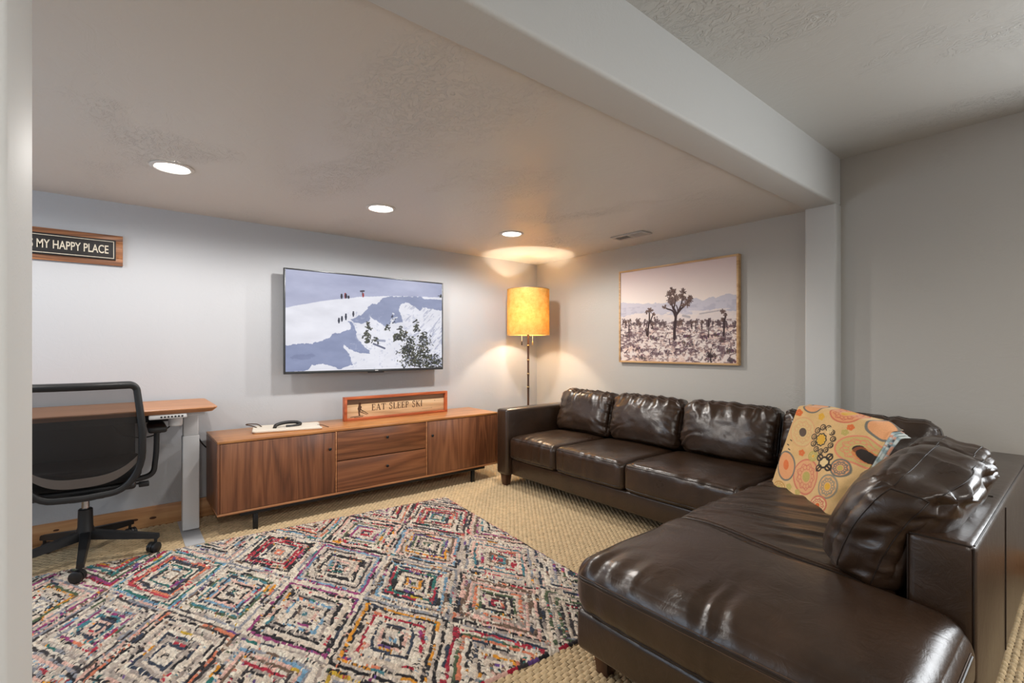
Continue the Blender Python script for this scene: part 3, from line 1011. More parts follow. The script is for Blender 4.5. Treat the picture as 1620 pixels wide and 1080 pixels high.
def tv_picture():
    A = Art(460, 262, 1.74, (176, 180, 206))
    H = hom([(115, 135), (1385, 248), (1390, 937), (122, 975)])
    pf = lambda *p: [tuple(q) for q in H(p)]
    A.c += (A.v[..., None] - .8) * np.array([-26, -22, -14])
    snow = (233, 233, 242); shad = (139, 148, 180)
    A.poly(pf((90, 455), (340, 408), (560, 375), (740, 358), (930, 350), (1130, 352), (1400, 358), (1420, 1000), (90, 1000)), snow, .006, 14, 3)
    # shaded cornice faces
    A.poly(pf((90, 762), (130, 760), (240, 742), (330, 742), (420, 715), (480, 690), (500, 662), (560, 655), (640, 625), (652, 605), (618, 562), (650, 560), (680, 610), (700, 700), (760, 775), (800, 800),
              (800, 822), (720, 825), (640, 790), (590, 755), (585, 775), (640, 840), (660, 915), (560, 955), (500, 935), (420, 910), (330, 922), (300, 965), (90, 985)), shad, .012, 40, 8)
    A.poly(pf((640, 545), (740, 500), (760, 470), (800, 425), (860, 410), (900, 370), (960, 352), (1130, 355), (1210, 352), (1240, 372), (1400, 378), (1400, 470), (1300, 455), (1230, 440), (1205, 470),
              (1150, 430), (1090, 395), (1050, 420), (1030, 470), (1060, 520), (1062, 560), (1000, 575), (920, 600), (860, 560), (800, 520), (790, 560), (730, 580), (680, 575)), (146, 154, 184), .014, 40, 12)
    A.poly(pf((150, 850), (300, 830), (360, 850), (300, 870), (180, 880)), (120, 128, 160), .03, 20, 15, .6)
    A.c += (fbm(A.u * 9, A.v * 12, 71, 4)[..., None] - .5) * 26
    # snow texture on the lit lower slope
    tex = fbm(A.u * 60, A.v * 40, 31, 4)
    low = sstep(.62, .75, tex) * (A.u > .35) * (A.v < .62)
    A.blend(low * .5, (176, 182, 206))
    A.blend(sstep(.60, .72, fbm(A.u * 80 - A.v * 40, A.v * 16, 37, 3)) * (A.u > .72) * (A.v < .72) * .6, (160, 164, 186))
    # people
    for x, y, h, c in ((548, 555, 34, (40, 44, 60)), (572, 541, 34, (40, 44, 60)), (604, 524, 42, (36, 42, 60)), (664, 500, 34, (58, 58, 70)), (568, 356, 30, (40, 36, 46)), (598, 350, 34, (150, 50, 56)), (604, 354, 26, (30, 30, 40)), (624, 362, 14, (40, 40, 50)), (742, 344, 24, (160, 50, 50))):
        p = H([(x, y - h / 2), (x, y + h / 2)])
        A.stroke(p, .0075, c); A.stroke([p[0] * .65 + p[1] * .35, p[0] * .35 + p[1] * .65], .011, c); A.blob(p[0], .009, c)
    p = H([(735, 308), (735, 340)]); A.stroke(p, .004, (90, 80, 90)); A.stroke(H([(722, 312), (748, 310)]), .009, (70, 62, 74))
    # trees
    r2 = np.random.default_rng(5)
    def tree(x, y0, y1, wd, n, cols):
        for k in range(n):
            t = r2.random() ** .8
            yy = y1 + (y0 - y1) * t
            ww = wd * (.25 + .75 * t)
            xx = x + r2.normal() * ww * .42
            s = r2.uniform(10, 26)
            c = cols[r2.integers(len(cols))]
            A.stroke(H([(xx, yy), (xx + r2.normal() * s * .6, yy + r2.uniform(-.5, 1.1) * s * .8)]), r2.uniform(.003, .009), c, .9)
    dk = [(46, 50, 40), (62, 66, 48), (34, 36, 34), (84, 84, 66), (52, 52, 56)]
    tree(782, 735, 560, 46, 70, dk); tree(850, 730, 690, 36, 24, dk)
    A.stroke(H([(830, 745), (920, 782)]), .010, (96, 100, 124)); A.stroke(H([(860, 716), (920, 720)]), .012, (128, 134, 160), .7)
    tree(1045, 720, 590, 34, 50, dk); tree(1010, 710, 660, 44, 30, dk); tree(1180, 640, 540, 34, 40, dk); tree(1090, 690, 630, 26, 20, dk)
    tree(1130, 930, 680, 110, 230, dk); tree(1235, 930, 640, 120, 260, dk); tree(1330, 940, 830, 120, 150, dk + [(150, 152, 176)])
    tree(1090, 830, 760, 90, 60, dk); tree(985, 575, 490, 18, 20, [(50, 54, 70), (238, 238, 244), (70, 74, 96)]); tree(940, 630, 580, 34, 18, dk); tree(1377, 355, 330, 8, 8, dk)
    for _ in range(90):
        a = H([(r2.uniform(1080, 1380), r2.uniform(690, 940))])[0]
        A.blob(a, r2.uniform(.003, .008), (170, 174, 196), .7)
    return A
tv_picture().grid('screen', (TX0 + w, TYF + .004, TZ0 + .020), (TX1 - TX0 - 2 * w, 0, 0), (0, 0, TZ1 - TZ0 - w - .020), M['screen'], tv)

# ------------------------------------------------------------------ framed desert print
PY0, PY1, PZ0, PZ1 = 1.712, 2.832, 1.062, 1.908   # right/near end .. left/far end
pic = thing('framed_print', 'wide pale framed desert photograph of Joshua trees above the sofa', 'picture', (WX, (PY0 + PY1) / 2, PZ0))
PXF = WX - .040
w = .016
for lo, hi in (((PXF, PY0, PZ0), (WX - .001, PY0 + w, PZ1)), ((PXF, PY1 - w, PZ0), (WX - .001, PY1, PZ1)),
               ((PXF, PY0 + w, PZ1 - w), (WX - .001, PY1 - w, PZ1)), ((PXF, PY0 + w, PZ0), (WX - .001, PY1 - w, PZ0 + w))):
    bbox('frame_bar', lo, hi, M['oakframe'], pic, .0015)
bbox('canvas', (PXF + .009, PY0 + w, PZ0 + w), (WX - .004, PY1 - w, PZ1 - w), M['cream'], pic, .002)
def desert():
    A = Art(430, 320, 1.34, (222, 190, 182))
    H = hom([(118, 262), (1018, 118), (1022, 942), (122, 925)])
    r2 = np.random.default_rng(9)
    v = A.v[..., None]
    A.c[:] = np.where(v > .5, (240, 222, 204) + (np.clip(v, .5, 1) - .5) / .5 * (np.array([216, 184, 180]) - np.array([240, 222, 204])), (240, 222, 204))
    pf = lambda *p: [tuple(q) for q in H(p)]
    A.poly(pf((100, 485), (180, 487), (280, 492), (340, 490), (420, 488), (520, 478), (660, 440), (760, 456), (830, 435), (880, 430), (960, 405), (1030, 418), (1030, 640), (100, 640)), (176, 168, 182), .02, 30, 3)
    m = fbm(A.u * 22, A.v * 30, 14, 4)
    A.blend(sstep(.48, .66, m) * (A.v < .60) * (A.v > .34) * .6, (140, 134, 156))
    A.blend(sstep(.5, .62, fbm(A.u * 16, A.v * 34, 16, 4)) * (A.v < .52) * (A.v > .34) * .75, (226, 206, 194))
    A.poly(pf((100, 600), (300, 560), (500, 580), (700, 575), (860, 520), (1030, 540), (1030, 960), (100, 960)), (214, 192, 182), .03, 20, 6, .8)
    A.stroke(H([(730, 565), (870, 540), (900, 535)]), .007, (130, 116, 120), .7); A.stroke(H([(600, 580), (650, 590)]), .012, (120, 110, 118), .8)
    A.c = 255 - (255 - A.c) * .66
    # ground scrub
    low = np.clip((.42 - A.v) / .42, 0, 1)
    t1 = fbm(A.u * 46, A.v * 46 * (1.7 - low), 21, 4); t2 = fbm(A.u * 20, A.v * 26, 24, 4)
    A.blend(sstep(.50, .64, t1) * (A.v < .42) * .8, (136, 112, 112))
    A.blend(sstep(.54, .68, t2) * (A.v < .36) * .75, (98, 76, 84))
    A.blend(sstep(.55, .7, fbm(A.u * 12 + 4, A.v * 16, 27, 3)) * (A.v < .34) * .7, (234, 204, 188))
    for k in range(420):
        x, y = r2.uniform(118, 1022), 640 + 300 * r2.random() ** 1.1
        s = 4 + (y - 620) * .06
        c = [(92, 72, 78), (120, 98, 98), (226, 200, 186), (70, 54, 64), (196, 164, 152)][r2.integers(5)]
        A.stroke(H([(x, y), (x + r2.normal() * s * .9, y - abs(r2.normal()) * s)]), r2.uniform(.003, .007), c, .75)
    dk = (66, 50, 52)
    for x, y, rx_, ry_ in ((240, 835, 40, 24), (380, 755, 44, 16), (620, 790, 66, 20), (640, 735, 34, 14), (860, 725, 30, 12), (910, 765, 26, 18), (970, 845, 40, 20), (820, 900, 60, 40), (290, 900, 40, 18), (975, 920, 24, 22), (170, 740, 30, 10), (760, 740, 34, 14)):
        for k in range(26):
            a = H([(x + r2.normal() * rx_ * .5, y + r2.normal() * ry_ * .5)])[0]
            A.blob(a, r2.uniform(.005, .013), (80 + r2.integers(30), 62 + r2.integers(26), 66 + r2.integers(26)), .7)
    # horizon row of small trees
    for k in range(64):
        x = r2.uniform(125, 1015); y = 640 + r2.uniform(-8, 22); hgt = r2.uniform(14, 50)
        A.stroke(H([(x, y + 12), (x, y - hgt * .5)]), .005, (92, 74, 78), .85)
        for q in range(5):
            A.blob(H([(x + r2.normal() * 8, y - hgt * .5 + r2.normal() * 8)])[0], .009, (96, 80, 82), .8)
    def limb(pts, w0, w1):
        P = smooth_path([(a, b, 0) for a, b in pts], 6)
        n = len(P)
        for i in range(n - 1):
            A.stroke(H([P[i][:2], P[i + 1][:2]]), w0 + (w1 - w0) * i / n, dk)
    def tuft(x, y, s, n=46):
        for k in range(n):
            a = r2.uniform(0, 2 * math.pi); q = r2.uniform(.1, 1) * s
            p0 = (x + math.cos(a) * q * .5, y + math.sin(a) * q * .5)
            A.stroke(H([p0, (x + math.cos(a) * q, y + math.sin(a) * q)]), .0045, [(88, 68, 64), (120, 98, 90), (104, 84, 80)][r2.integers(3)], .9)
    limb([(535, 755), (536, 680), (545, 570), (525, 520)], .017, .012)
    limb([(540, 590), (520, 545), (480, 530), (460, 518)], .009, .006); tuft(458, 516, 20, 20)
    limb([(525, 530), (505, 470), (495, 420)], .010, .006); limb([(528, 530), (540, 460), (525, 400)], .009, .006)
    limb([(545, 580), (575, 540), (615, 500), (650, 465)], .012, .007); limb([(565, 550), (590, 480), (600, 400)], .010, .006); limb([(548, 590), (560, 540), (548, 500)], .008, .005)
    for x, y, s in ((495, 420, 34), (520, 390, 30), (540, 440, 36), (500, 460, 30), (520, 480, 30), (600, 398, 28), (585, 430, 24), (648, 462, 34), (630, 490, 30), (610, 450, 24), (655, 440, 20), (600, 500, 22)): tuft(x, y, s)
    tuft(575, 635, 30, 50)
    limb([(328, 735), (332, 680), (340, 620), (340, 560)], .012, .008); limb([(345, 640), (360, 595), (374, 570)], .008, .006)
    for x, y, s in ((325, 550, 22), (350, 545, 24), (340, 535, 18), (372, 572, 14), (318, 690, 12)): tuft(x, y, s, 26)
    limb([(320, 730), (316, 690)], .008, .005); limb([(368, 680), (362, 650)], .008, .006); tuft(365, 645, 18, 24)
    limb([(918, 730), (920, 680), (918, 600)], .010, .008); tuft(912, 545, 22, 30); tuft(932, 575, 20, 30); tuft(906, 608, 16, 26); limb([(925, 620), (932, 580)], .007, .005)
    limb([(800, 745), (800, 690), (799, 600)], .006, .004); limb([(184, 715), (184, 640)], .008, .006); tuft(186, 625, 18, 24); tuft(150, 635, 18, 20); tuft(262, 640, 22, 26)
    for x in (670, 700, 748): limb([(x, 680), (x, 640)], .006, .004); tuft(x, 628, 16, 20)
    limb([(820, 935), (815, 880), (822, 830)], .007, .004)
    for a in range(9):
        an = math.radians(200 + a * 18); limb([(816, 900), (816 + 46 * math.cos(an), 900 + 46 * math.sin(an))], .005, .003)
    return A
# viewed from inside the room: picture left = far end (larger y)
desert().grid('photograph', (PXF + .008, PY1 - w, PZ0 + w), (0, -(PY1 - PY0 - 2 * w), 0), (0, 0, PZ1 - PZ0 - 2 * w), M['print'], pic)

# ------------------------------------------------------------------ media console
KX0, KX1, KY0, KY1, KZ0, KZ1 = .470, 2.690, 3.490, 3.975, .132, .606
con = thing('media_console', 'long low walnut media console with two doors and two drawers', 'cabinet', ((KX0 + KX1) / 2, (KY0 + KY1) / 2, 0))
bbox('carcass', (KX0 + .012, KY0 + .03, KZ0 + .012), (KX1 - .012, KY1, KZ1 - .02), M['walX'], con, .001)
bbox('top', (KX0, KY0, KZ1 - .018), (KX1, KY1, KZ1), M['walTopLit'], con, .003)
bbox('bottom_panel', (KX0, KY0, KZ0), (KX1, KY1, KZ0 + .014), M['walEdge'], con, .003)
for x in (KX0, KX1 - .014):
    bbox('side_panel', (x, KY0, KZ0 + .014), (x + .014, KY1, KZ1 - .018), M['walZ'], con, .002)
s1, s2 = 1.212, 1.951
for x in (s1, s2):
    bbox('divider', (x - .005, KY0 + .001, KZ0 + .014), (x + .005, KY0 + .1, KZ1 - .018), M['walEdge'], con, .001)
zl, zh = KZ0 + .017, KZ1 - .021
zm = .372
for (x0, x1, kx) in ((KX0 + .017, s1 - .008, s1 - .048), (s2 + .008, KX1 - .017, s2 + .048)):
    d = bbox('door', (x0, KY0 + .002, zl), (x1, KY0 + .022, zh), M['walZ'], con, .0015)
    kz = zh - .115
    bm = bmesh.new(); lathe(bm, [(.004, 0), (.004, .010), (.010, .013), (.011, .019), (.008, .022)], (0, 0, 0), 20)
    for v in bm.verts: v.co = Vector((kx + v.co.x, KY0 + .002 - v.co.z, kz + v.co.y))
    obj('knob', bm, M['blackmetal'], d)
for (z0, z1) in ((zm + .004, zh), (zl, zm - .004)):
    d = bbox('drawer', (s1 + .008, KY0 + .002, z0), (s2 - .008, KY0 + .022, z1), M['walX'], con, .0015)
    kx, kz = (s1 + s2) / 2 + .02, (z0 + z1) / 2 + .025
    bm = bmesh.new(); lathe(bm, [(.004, 0), (.004, .010), (.010, .013), (.011, .019), (.008, .022)], (0, 0, 0), 20)
    for v in bm.verts: v.co = Vector((kx + v.co.x, KY0 + .002 - v.co.z, kz + v.co.y))
    obj('knob', bm, M['blackmetal'], d)
for x in (.69, 2.425):
    for y in (3.515, 3.90):
        bbox('leg', (x - .014, y - .014, 0.0), (x + .014, y + .014, KZ0 - .0245), M['blackmetal'], con, .002)
for y in (3.515, 3.90):
    bbox('rail', (.60, y - .012, KZ0 - .024), (2.55, y + .012, KZ0 - .0005), M['blackmetal'], con, .002)

# cables at the left end of the console
tube_obj('power_cable', smooth_path([(.33, 3.992, .78), (.37, 3.992, .70), (.41, 3.994, .60), (.45, 3.996, .52), (.50, 3.996, .47), (.60, 3.996, .43), (.75, 3.997, .41)], 8), .0045, M['cord'])
tag(bpy.data.objects['power_cable'], 'black power cable hanging on the wall left of the walnut console', 'cable')

# eat sleep ski sign -------------------------------------------------
SX0, SX1, SY, SZ0, SZ1 = 1.385, 2.340, 3.80, KZ1, .798
sg = thing('ski_sign', 'small cedar framed wooden sign reading EAT SLEEP SKI on the walnut console', 'sign', ((SX0 + SX1) / 2, SY, SZ0))
fd = .045
for lo, hi in (((SX0, SY, SZ0), (SX0 + .022, SY + fd, SZ1)), ((SX1 - .022, SY, SZ0), (SX1, SY + fd, SZ1)),
               ((SX0 + .022, SY, SZ1 - .020), (SX1 - .022, SY + fd, SZ1)), ((SX0 + .022, SY, SZ0), (SX1 - .022, SY + fd, SZ0 + .020))):
    bbox('frame_bar', lo, hi, M['redwood'], sg, .0015)
bbox('board', (SX0 + .022, SY + .026, SZ0 + .020), (SX1 - .022, SY + .04, SZ0 + .128), M['palewood'], sg, .0008)
bbox('board', (SX0 + .022, SY + .026, SZ0 + .129), (SX1 - .022, SY + .04, SZ1 - .020), M['greywood'], sg, .0008)
# serif letters, drawn as strokes on a unit em: (points, width)
TK, TN = .16, .07
LET = {
    'E': (.62, [([(.14, 0), (.14, 1)], TK), ([(0, .03), (.56, .03)], TN), ([(0, .97), (.54, .97)], TN), ([(.14, .52), (.42, .52)], TN), ([(.56, 0), (.58, .24)], TN), ([(.53, 1), (.55, .78)], TN), ([(.42, .42), (.42, .62)], TN)]),
    'A': (.80, [([(.10, 0), (.38, 1)], TN), ([(.38, 1), (.66, 0)], TK), ([(.2, .34), (.56, .34)], TN), ([(-.02, .03), (.22, .03)], TN), ([(.52, .03), (.82, .03)], TN)]),
    'T': (.72, [([(.36, 0), (.36, 1)], TK), ([(.02, .96), (.70, .96)], TN), ([(.02, 1), (.0, .76)], TN), ([(.70, 1), (.72, .76)], TN), ([(.22, .03), (.5, .03)], TN)]),
    'S': (.58, [(smooth_path([(.48, .80, 0), (.40, .95, 0), (.25, .99, 0), (.10, .90, 0), (.09, .72, 0), (.25, .56, 0), (.43, .42, 0), (.47, .22, 0), (.36, .04, 0), (.2, .01, 0), (.05, .1, 0), (.03, .24, 0)], 5), .12), ([(.49, .74), (.48, 1)], TN), ([(.03, 0), (.03, .26)], TN)]),
    'L': (.60, [([(.14, 0), (.14, 1)], TK), ([(0, .03), (.54, .03)], TN), ([(0, .97), (.3, .97)], TN), ([(.54, 0), (.57, .26)], TN)]),
    'P': (.62, [([(.14, 0), (.14, 1)], TK), (smooth_path([(.14, .97, 0), (.38, .96, 0), (.52, .84, 0), (.52, .66, 0), (.40, .50, 0), (.14, .48, 0)], 5), .10), ([(0, .03), (.3, .03)], TN), ([(0, .97), (.2, .97)], TN)]),
    'K': (.74, [([(.14, 0), (.14, 1)], TK), ([(.16, .46), (.56, .97)], TN), ([(.28, .58), (.64, .03)], TK), ([(0, .03), (.28, .03)], TN), ([(0, .97), (.28, .97)], TN), ([(.44, .97), (.70, .97)], TN), ([(.52, .03), (.76, .03)], TN)]),
    'I': (.34, [([(.17, 0), (.17, 1)], TK), ([(.03, .03), (.31, .03)], TN), ([(.03, .97), (.31, .97)], TN)]),
    ' ': (.40, []),
}
def flat_stroke(bm, pts, w, org, s, y):
    pts = [Vector((p[0], p[1])) for p in pts]
    L, R = [], []
    for i, p in enumerate(pts):
        t = (pts[min(i + 1, len(pts) - 1)] - pts[max(i - 1, 0)]).normalized()
        n = Vector((-t.y, t.x)) * w / 2
        L.append(p + n); R.append(p - n)
    def mk(q, yy): return bm.verts.new((org[0] + q.x * s, yy, org[1] + q.y * s))
    for i in range(len(pts) - 1):
        top = [mk(q, y) for q in (L[i], L[i + 1], R[i + 1], R[i])]
        bm.faces.new(top)
x = 1.622; h = .052
for ch in 'EAT SLEEP SKI':
    adv, st = LET[ch]
    bm = bmesh.new()
    for k, (pts, w_) in enumerate(st):
        flat_stroke(bm, pts, w_, (x, SZ0 + .069), h, SY + .0255 - .00005 * k)
    x += (adv + .13) * h * .985
    if st:
        obj('letter', bm, M['burnt'], sg)
    else:
        bm.free()
# skier silhouette and small marks
def flat_poly(name, pts, org, s, y):
    bm = bmesh.new()
    bm.faces.new([bm.verts.new((org[0] + a * s, y, org[1] + b * s)) for a, b in pts])
    obj(name, bm, M['burnt'], sg)
so = (1.478, SZ0 + .026)
flat_poly('skier_figure', [(.30, 1.0), (.34, 1.08), (.42, 1.10), (.50, 1.05), (.50, .94), (.47, .88), (.56, .74), (.51, .62), (.60, .46), (.66, .40), (.62, .38), (.52, .48), (.47, .50), (.40, .30), (.44, .08), (.32, .07), (.28, .28), (.27, .46), (.22, .62), (.30, .88)], so, .105, SY + .0255)
for pts in ([(.58, .46), (1.06, .14), (1.10, .17), (.62, .50)], [(.40, .36), (.98, .10), (1.0, .13), (.42, .42)]):
    flat_poly('ski_pole', pts, so, .105, SY + .0254)
for pts in ([(-.35, -.02), (.56, .06), (.80, .04), (.56, .10), (-.35, .03)], [(-.05, -.06), (.66, -.02), (.66, .02), (-.05, -.02)]):
    flat_poly('ski', pts, so, .105, SY + .0253)
flat_poly('bird_mark', [(0, 0), (.3, .12), (.7, .1), (.4, .25), (.1, .35)], (2.215, SZ0 + .108), .02, SY + .0255)
for k in range(6):
    flat_poly('dash_mark', [(0, 0), (.6, .02), (.6, .1), (0, .09)], (2.09 + k * .018, SZ0 + .046 + .001 * (k % 2)), .022, SY + .0255)

# pale serving board with cord loop ----------------------------------
bd = thing('serving_board', 'pale rectangular board with cord loop and black handle lying on the console', 'board', (.945, 3.735, KZ1), math.radians(-13))
bm = bmesh.new()
L2, W2, TH = .225, .135, .018
outl = []
def arc(cx, cy, r, a0, a1, n=5):
    return [(cx + r * math.cos(a0 + (a1 - a0) * k / n), cy + r * math.sin(a0 + (a1 - a0) * k / n)) for k in range(n + 1)]
r = .03
outl += arc(-L2 + r, -W2 + r, r, math.pi, 1.5 * math.pi)
outl += arc(L2 - .012, -W2 + .012, .012, 1.5 * math.pi, 2 * math.pi)
for k in range(1, 16):     # rough, scalloped right edge
    outl.append((L2 - .006 - .008 * abs(math.sin(k * 1.15)) , -W2 + 2 * W2 * k / 16))
outl += arc(L2 - .012, W2 - .012, .012, 0, .5 * math.pi)
outl += arc(-L2 + r, W2 - r, r, .5 * math.pi, math.pi)
for z0, z1, mat, nm, s0 in ((.0005, .007, 'pine', 'board_base', .985), (.007, TH, 'marble', 'board_top', 1.0)):
    b = bmesh.new()
    lo_ = [b.verts.new((x * s0, y * s0, z0)) for x, y in outl]; mi = [b.verts.new((x, y, z1 - .003)) for x, y in outl]; up = [b.verts.new((x * .985, y * .98, z1)) for x, y in outl]
    n = len(outl)
    for a_, b_ in ((lo_, mi), (mi, up)):
        for k in range(n): b.faces.new((a_[k], a_[(k + 1) % n], b_[(k + 1) % n], b_[k]))
    b.faces.new(lo_[::-1]); b.faces.new(up)
    obj(nm, b, M[mat], bd, world_coords=False)
bm.free()
tube_obj('cord_loop', smooth_path([(-.20, .03, .019), (-.235, .06, .03), (-.27, .10, .034), (-.255, .13, .034), (-.2, .12, .03), (-.17, .06, .0195)], 6), .0035, M['leathercord'], bd, 8, wc=False)
# black arched handle
tube_obj('handle', smooth_path([(-.085, -.055, .020), (-.075, -.03, .036), (-.02, .0, .046), (.05, .015, .044), (.085, .02, .030), (.055, -.012, .021), (-.01, -.03, .021)], 6), [.012] * 37, M['blackplastic'], bd, 10, wc=False)
tube_obj('cord_tail', smooth_path([(.20, -.02, .019), (.235, .0, .012), (.262, -.03, .004), (.275, -.06, .003)], 6), .0022, M['leathercord'], bd, 6, wc=False)

# ------------------------------------------------------------------ wall sign
HX0, HX1, HZ0, HZ1 = -.575, .014, 1.724, 1.916
hs = thing('wall_sign', 'black sign reading THIS IS MY HAPPY PLACE on a rustic wooden backing above the desk', 'sign', ((HX0 + HX1) / 2, WY, HZ0))
HY = WY - .022
hh = (HZ1 - HZ0)
for k, (a, b) in enumerate(((0, .245), (.25, .745), (.75, 1.0))):
    bbox('backing_plank', (HX0, HY, HZ0 + a * hh), (HX1, WY - .001, HZ0 + b * hh), M['rustwood'], hs, .002)
bx_ = (HX0 + .035, HX1 - .035); bz_ = (HZ0 + .032, HZ1 - .033)
pl = bbox('black_panel', (bx_[0], HY - .012, bz_[0]), (bx_[1], HY, bz_[1]), M['blackboard'], hs, .001)
bm = bmesh.new()
i = .009; lw = .0035; yy0, yy1 = HY - .0128, HY - .0115
box(bm, (bx_[0] + i, yy0, bz_[1] - i - lw), (bx_[1] - i, yy1, bz_[1] - i)); box(bm, (bx_[0] + i, yy0, bz_[0] + i), (bx_[1] - i, yy1, bz_[0] + i + lw))
box(bm, (bx_[0] + i, yy0, bz_[0] + i + lw), (bx_[0] + i + lw, yy1, bz_[1] - i - lw)); box(bm, (bx_[1] - i - lw, yy0, bz_[0] + i + lw), (bx_[1] - i, yy1, bz_[1] - i - lw))
obj('border_line', bm, M['cream'], pl)
cu = bpy.data.curves.new('lettering', 'FONT')
cu.body = 'THIS IS MY HAPPY PLACE'; cu.size = 1.0; cu.align_x = 'RIGHT'; cu.offset = .012
tmp = bpy.data.objects.new('tmp_text', cu); COL.objects.link(tmp)
bpy.context.view_layer.update()
me = bpy.data.meshes.new_from_object(tmp.evaluated_get(bpy.context.evaluated_depsgraph_get()))
bpy.data.objects.remove(tmp)
xs = [v.co.x for v in me.vertices]; zs = [v.co.y for v in me.vertices]
tw = (bx_[1] - bx_[0] - .065) * 1.03; tx1 = bx_[1] - .036
sx = tw / (max(xs) - min(xs)); szz = .052 / (max(zs) - min(zs)); z0t = (bz_[0] + bz_[1]) / 2 - .026
for v in me.vertices:
    v.co = Vector((tx1 + (v.co.x - max(xs)) * sx, HY - .0126, z0t + (v.co.y - min(zs)) * szz))
b = bmesh.new(); b.from_mesh(me); bpy.data.meshes.remove(me)
todo = set(b.verts)
while todo:
    isl = []; st = [todo.pop()]
    while st:
        v = st.pop(); isl.append(v)
        for e in v.link_edges:
            o_ = e.other_vert(v)
            if o_ in todo:
                todo.discard(o_); st.append(o_)
    c = bmesh.new(); mpv = {v: c.verts.new(v.co) for v in isl}
    for f in {f for v in isl for f in v.link_faces}:
        c.faces.new([mpv[v] for v in f.verts])
    obj('letter', c, M['cream'], pl)
b.free()

# ------------------------------------------------------------------ floor lamp
LXp, LYp = 3.205, 3.655
lamp = thing('floor_lamp', 'floor lamp with a glowing yellow drum shade in the corner', 'lamp', (LXp, LYp, 0))
lathe_obj('base', [(.0, .0), (.14, .0), (.14, .012), (.12, .022), (.03, .03), (.018, .05)], (LXp, LYp, 0), M['bamboo'], lamp, 40, cap=False)
zc = [.05, .3, .55, .80, .935, 1.075, 1.22, 1.36]
tilt = lambda z: (LXp - .012 + (z - .9) * -.016, LYp)
for a, b in zip(zc[:-1], zc[1:]):
    n = 8
    pts = []; rr = []
    for k in range(n + 1):
        t_ = k / n; z = a + (b - a) * t_
        pts.append((LXp, LYp, z)); rr.append(.0105 + .0022 * (2 * t_ - 1) ** 4)
    tube_obj('pole_section', pts, rr, M['bamboo'], lamp, 14)
for z in zc[1:-1]:
    lathe_obj('joint_ring', [(.0125, -.006), (.0145, -.003), (.0145, .003), (.0125, .006)], (LXp, LYp, z), M['brass'], lamp, 20, cap=False)
SR, SZb, SZt = .213, 1.325, 1.785
bm = bmesh.new()
lathe(bm, [(SR + .002, SZb), (SR, SZt), (SR - .003, SZt), (SR - .001, SZb), (SR + .002, SZb)], (LXp, LYp, 0), 72, cap=False)
bmesh.ops.remove_doubles(bm, verts=bm.verts[:], dist=1e-5)
sh = obj('lamp_shade', bm, M['shade'], lamp)
for z in (SZb, SZt):
    tube_obj('rim', [(LXp + (SR + .0005) * math.cos(2 * math.pi * k / 72), LYp + (SR + .0005) * math.sin(2 * math.pi * k / 72), z) for k in range(72)], .003, M['brass'], sh, 6, closed=True)
for k in range(3):
    a = 2 * math.pi * k / 3 + .5
    tube_obj('spider_arm', [(LXp, LYp, SZt - .02), (LXp + (SR - .003) * math.cos(a), LYp + (SR - .003) * math.sin(a), SZt - .004)], .002, M['brass'], lamp, 6)
tube_obj('stem', [(LXp, LYp, 1.36), (LXp, LYp, SZt + .005)], .006, M['brass'], lamp, 10)
lathe_obj('finial', [(.004, 0), (.009, .006), (.010, .014), (.006, .022), (.002, .026)], (LXp, LYp, SZt + .002), M['brass'], lamp, 16)
dr = Vector((.774, -.633, 0))
for s in (-1, 1):
    c = Vector((LXp, LYp, 1.50)) + dr * .062 * s
    lathe_obj('bulb', [(.0, -.05), (.018, -.045), (.028, -.02), (.028, .0), (.016, .03), (.012, .05), (.0, .05)], tuple(c), M['bulb'], lamp, 18, cap=False)
    e = Vector((LXp, LYp, 0)) + dr * (.055 * s - .01)
    tube_obj('pull_chain', [(e.x, e.y, 1.47), (e.x, e.y, 1.262)], .0028, M['chain'], lamp, 8)
    lathe_obj('chain_pull', [(.003, 0), (.0065, -.006), (.0075, -.036), (.004, -.042)], (e.x, e.y, 1.264), M['brass'] if s > 0 else M['blackmetal'], lamp, 14)
ld = bpy.data.lights.new('bulb_light', 'POINT'); ld.energy = W_LAMP; ld.color = C_LAMP; ld.shadow_soft_size = .025
lo = bpy.data.objects.new('bulb_light', ld); COL.objects.link(lo); lo.parent = lamp; lo.location = (-.022, -.027, 1.50)

# ------------------------------------------------------------------ standing desk
DX0, DX1, DY0, DY1, DZ0, DZ1 = -.78, .462, 3.385, 3.985, .812, .842
desk = thing('standing_desk', 'light wood standing desk with pale grey steel legs against the back wall', 'desk', ((DX0 + DX1) / 2, (DY0 + DY1) / 2, 0))
bm = bmesh.new()
def rrect(x0, y0, x1, y1, r, n=6):
    return arc(x1 - r, y1 - r, r, 0, math.pi / 2, n) + arc(x0 + r, y1 - r, r, math.pi / 2, math.pi, n) + arc(x0 + r, y0 + r, r, math.pi, 1.5 * math.pi, n) + arc(x1 - r, y0 + r, r, 1.5 * math.pi, 2 * math.pi, n)
rings = []
for ins, z in ((.022, DZ0), (.004, DZ1 - .012), (0, DZ1 - .007), (.0, DZ1 - .004), (.003, DZ1)):
    rings.append([bm.verts.new((x, y, z)) for x, y in rrect(DX0 + ins, DY0 + ins, DX1 - ins, DY1 - ins, .035)])
for a_, b_ in zip(rings[:-1], rings[1:]):
    n = len(a_)
    for k in range(n): bm.faces.new((a_[k], a_[(k + 1) % n], b_[(k + 1) % n], b_[k]))
bm.faces.new(rings[0][::-1]); bm.faces.new(rings[-1])
obj('desktop', bm, M['deskwood'], desk)
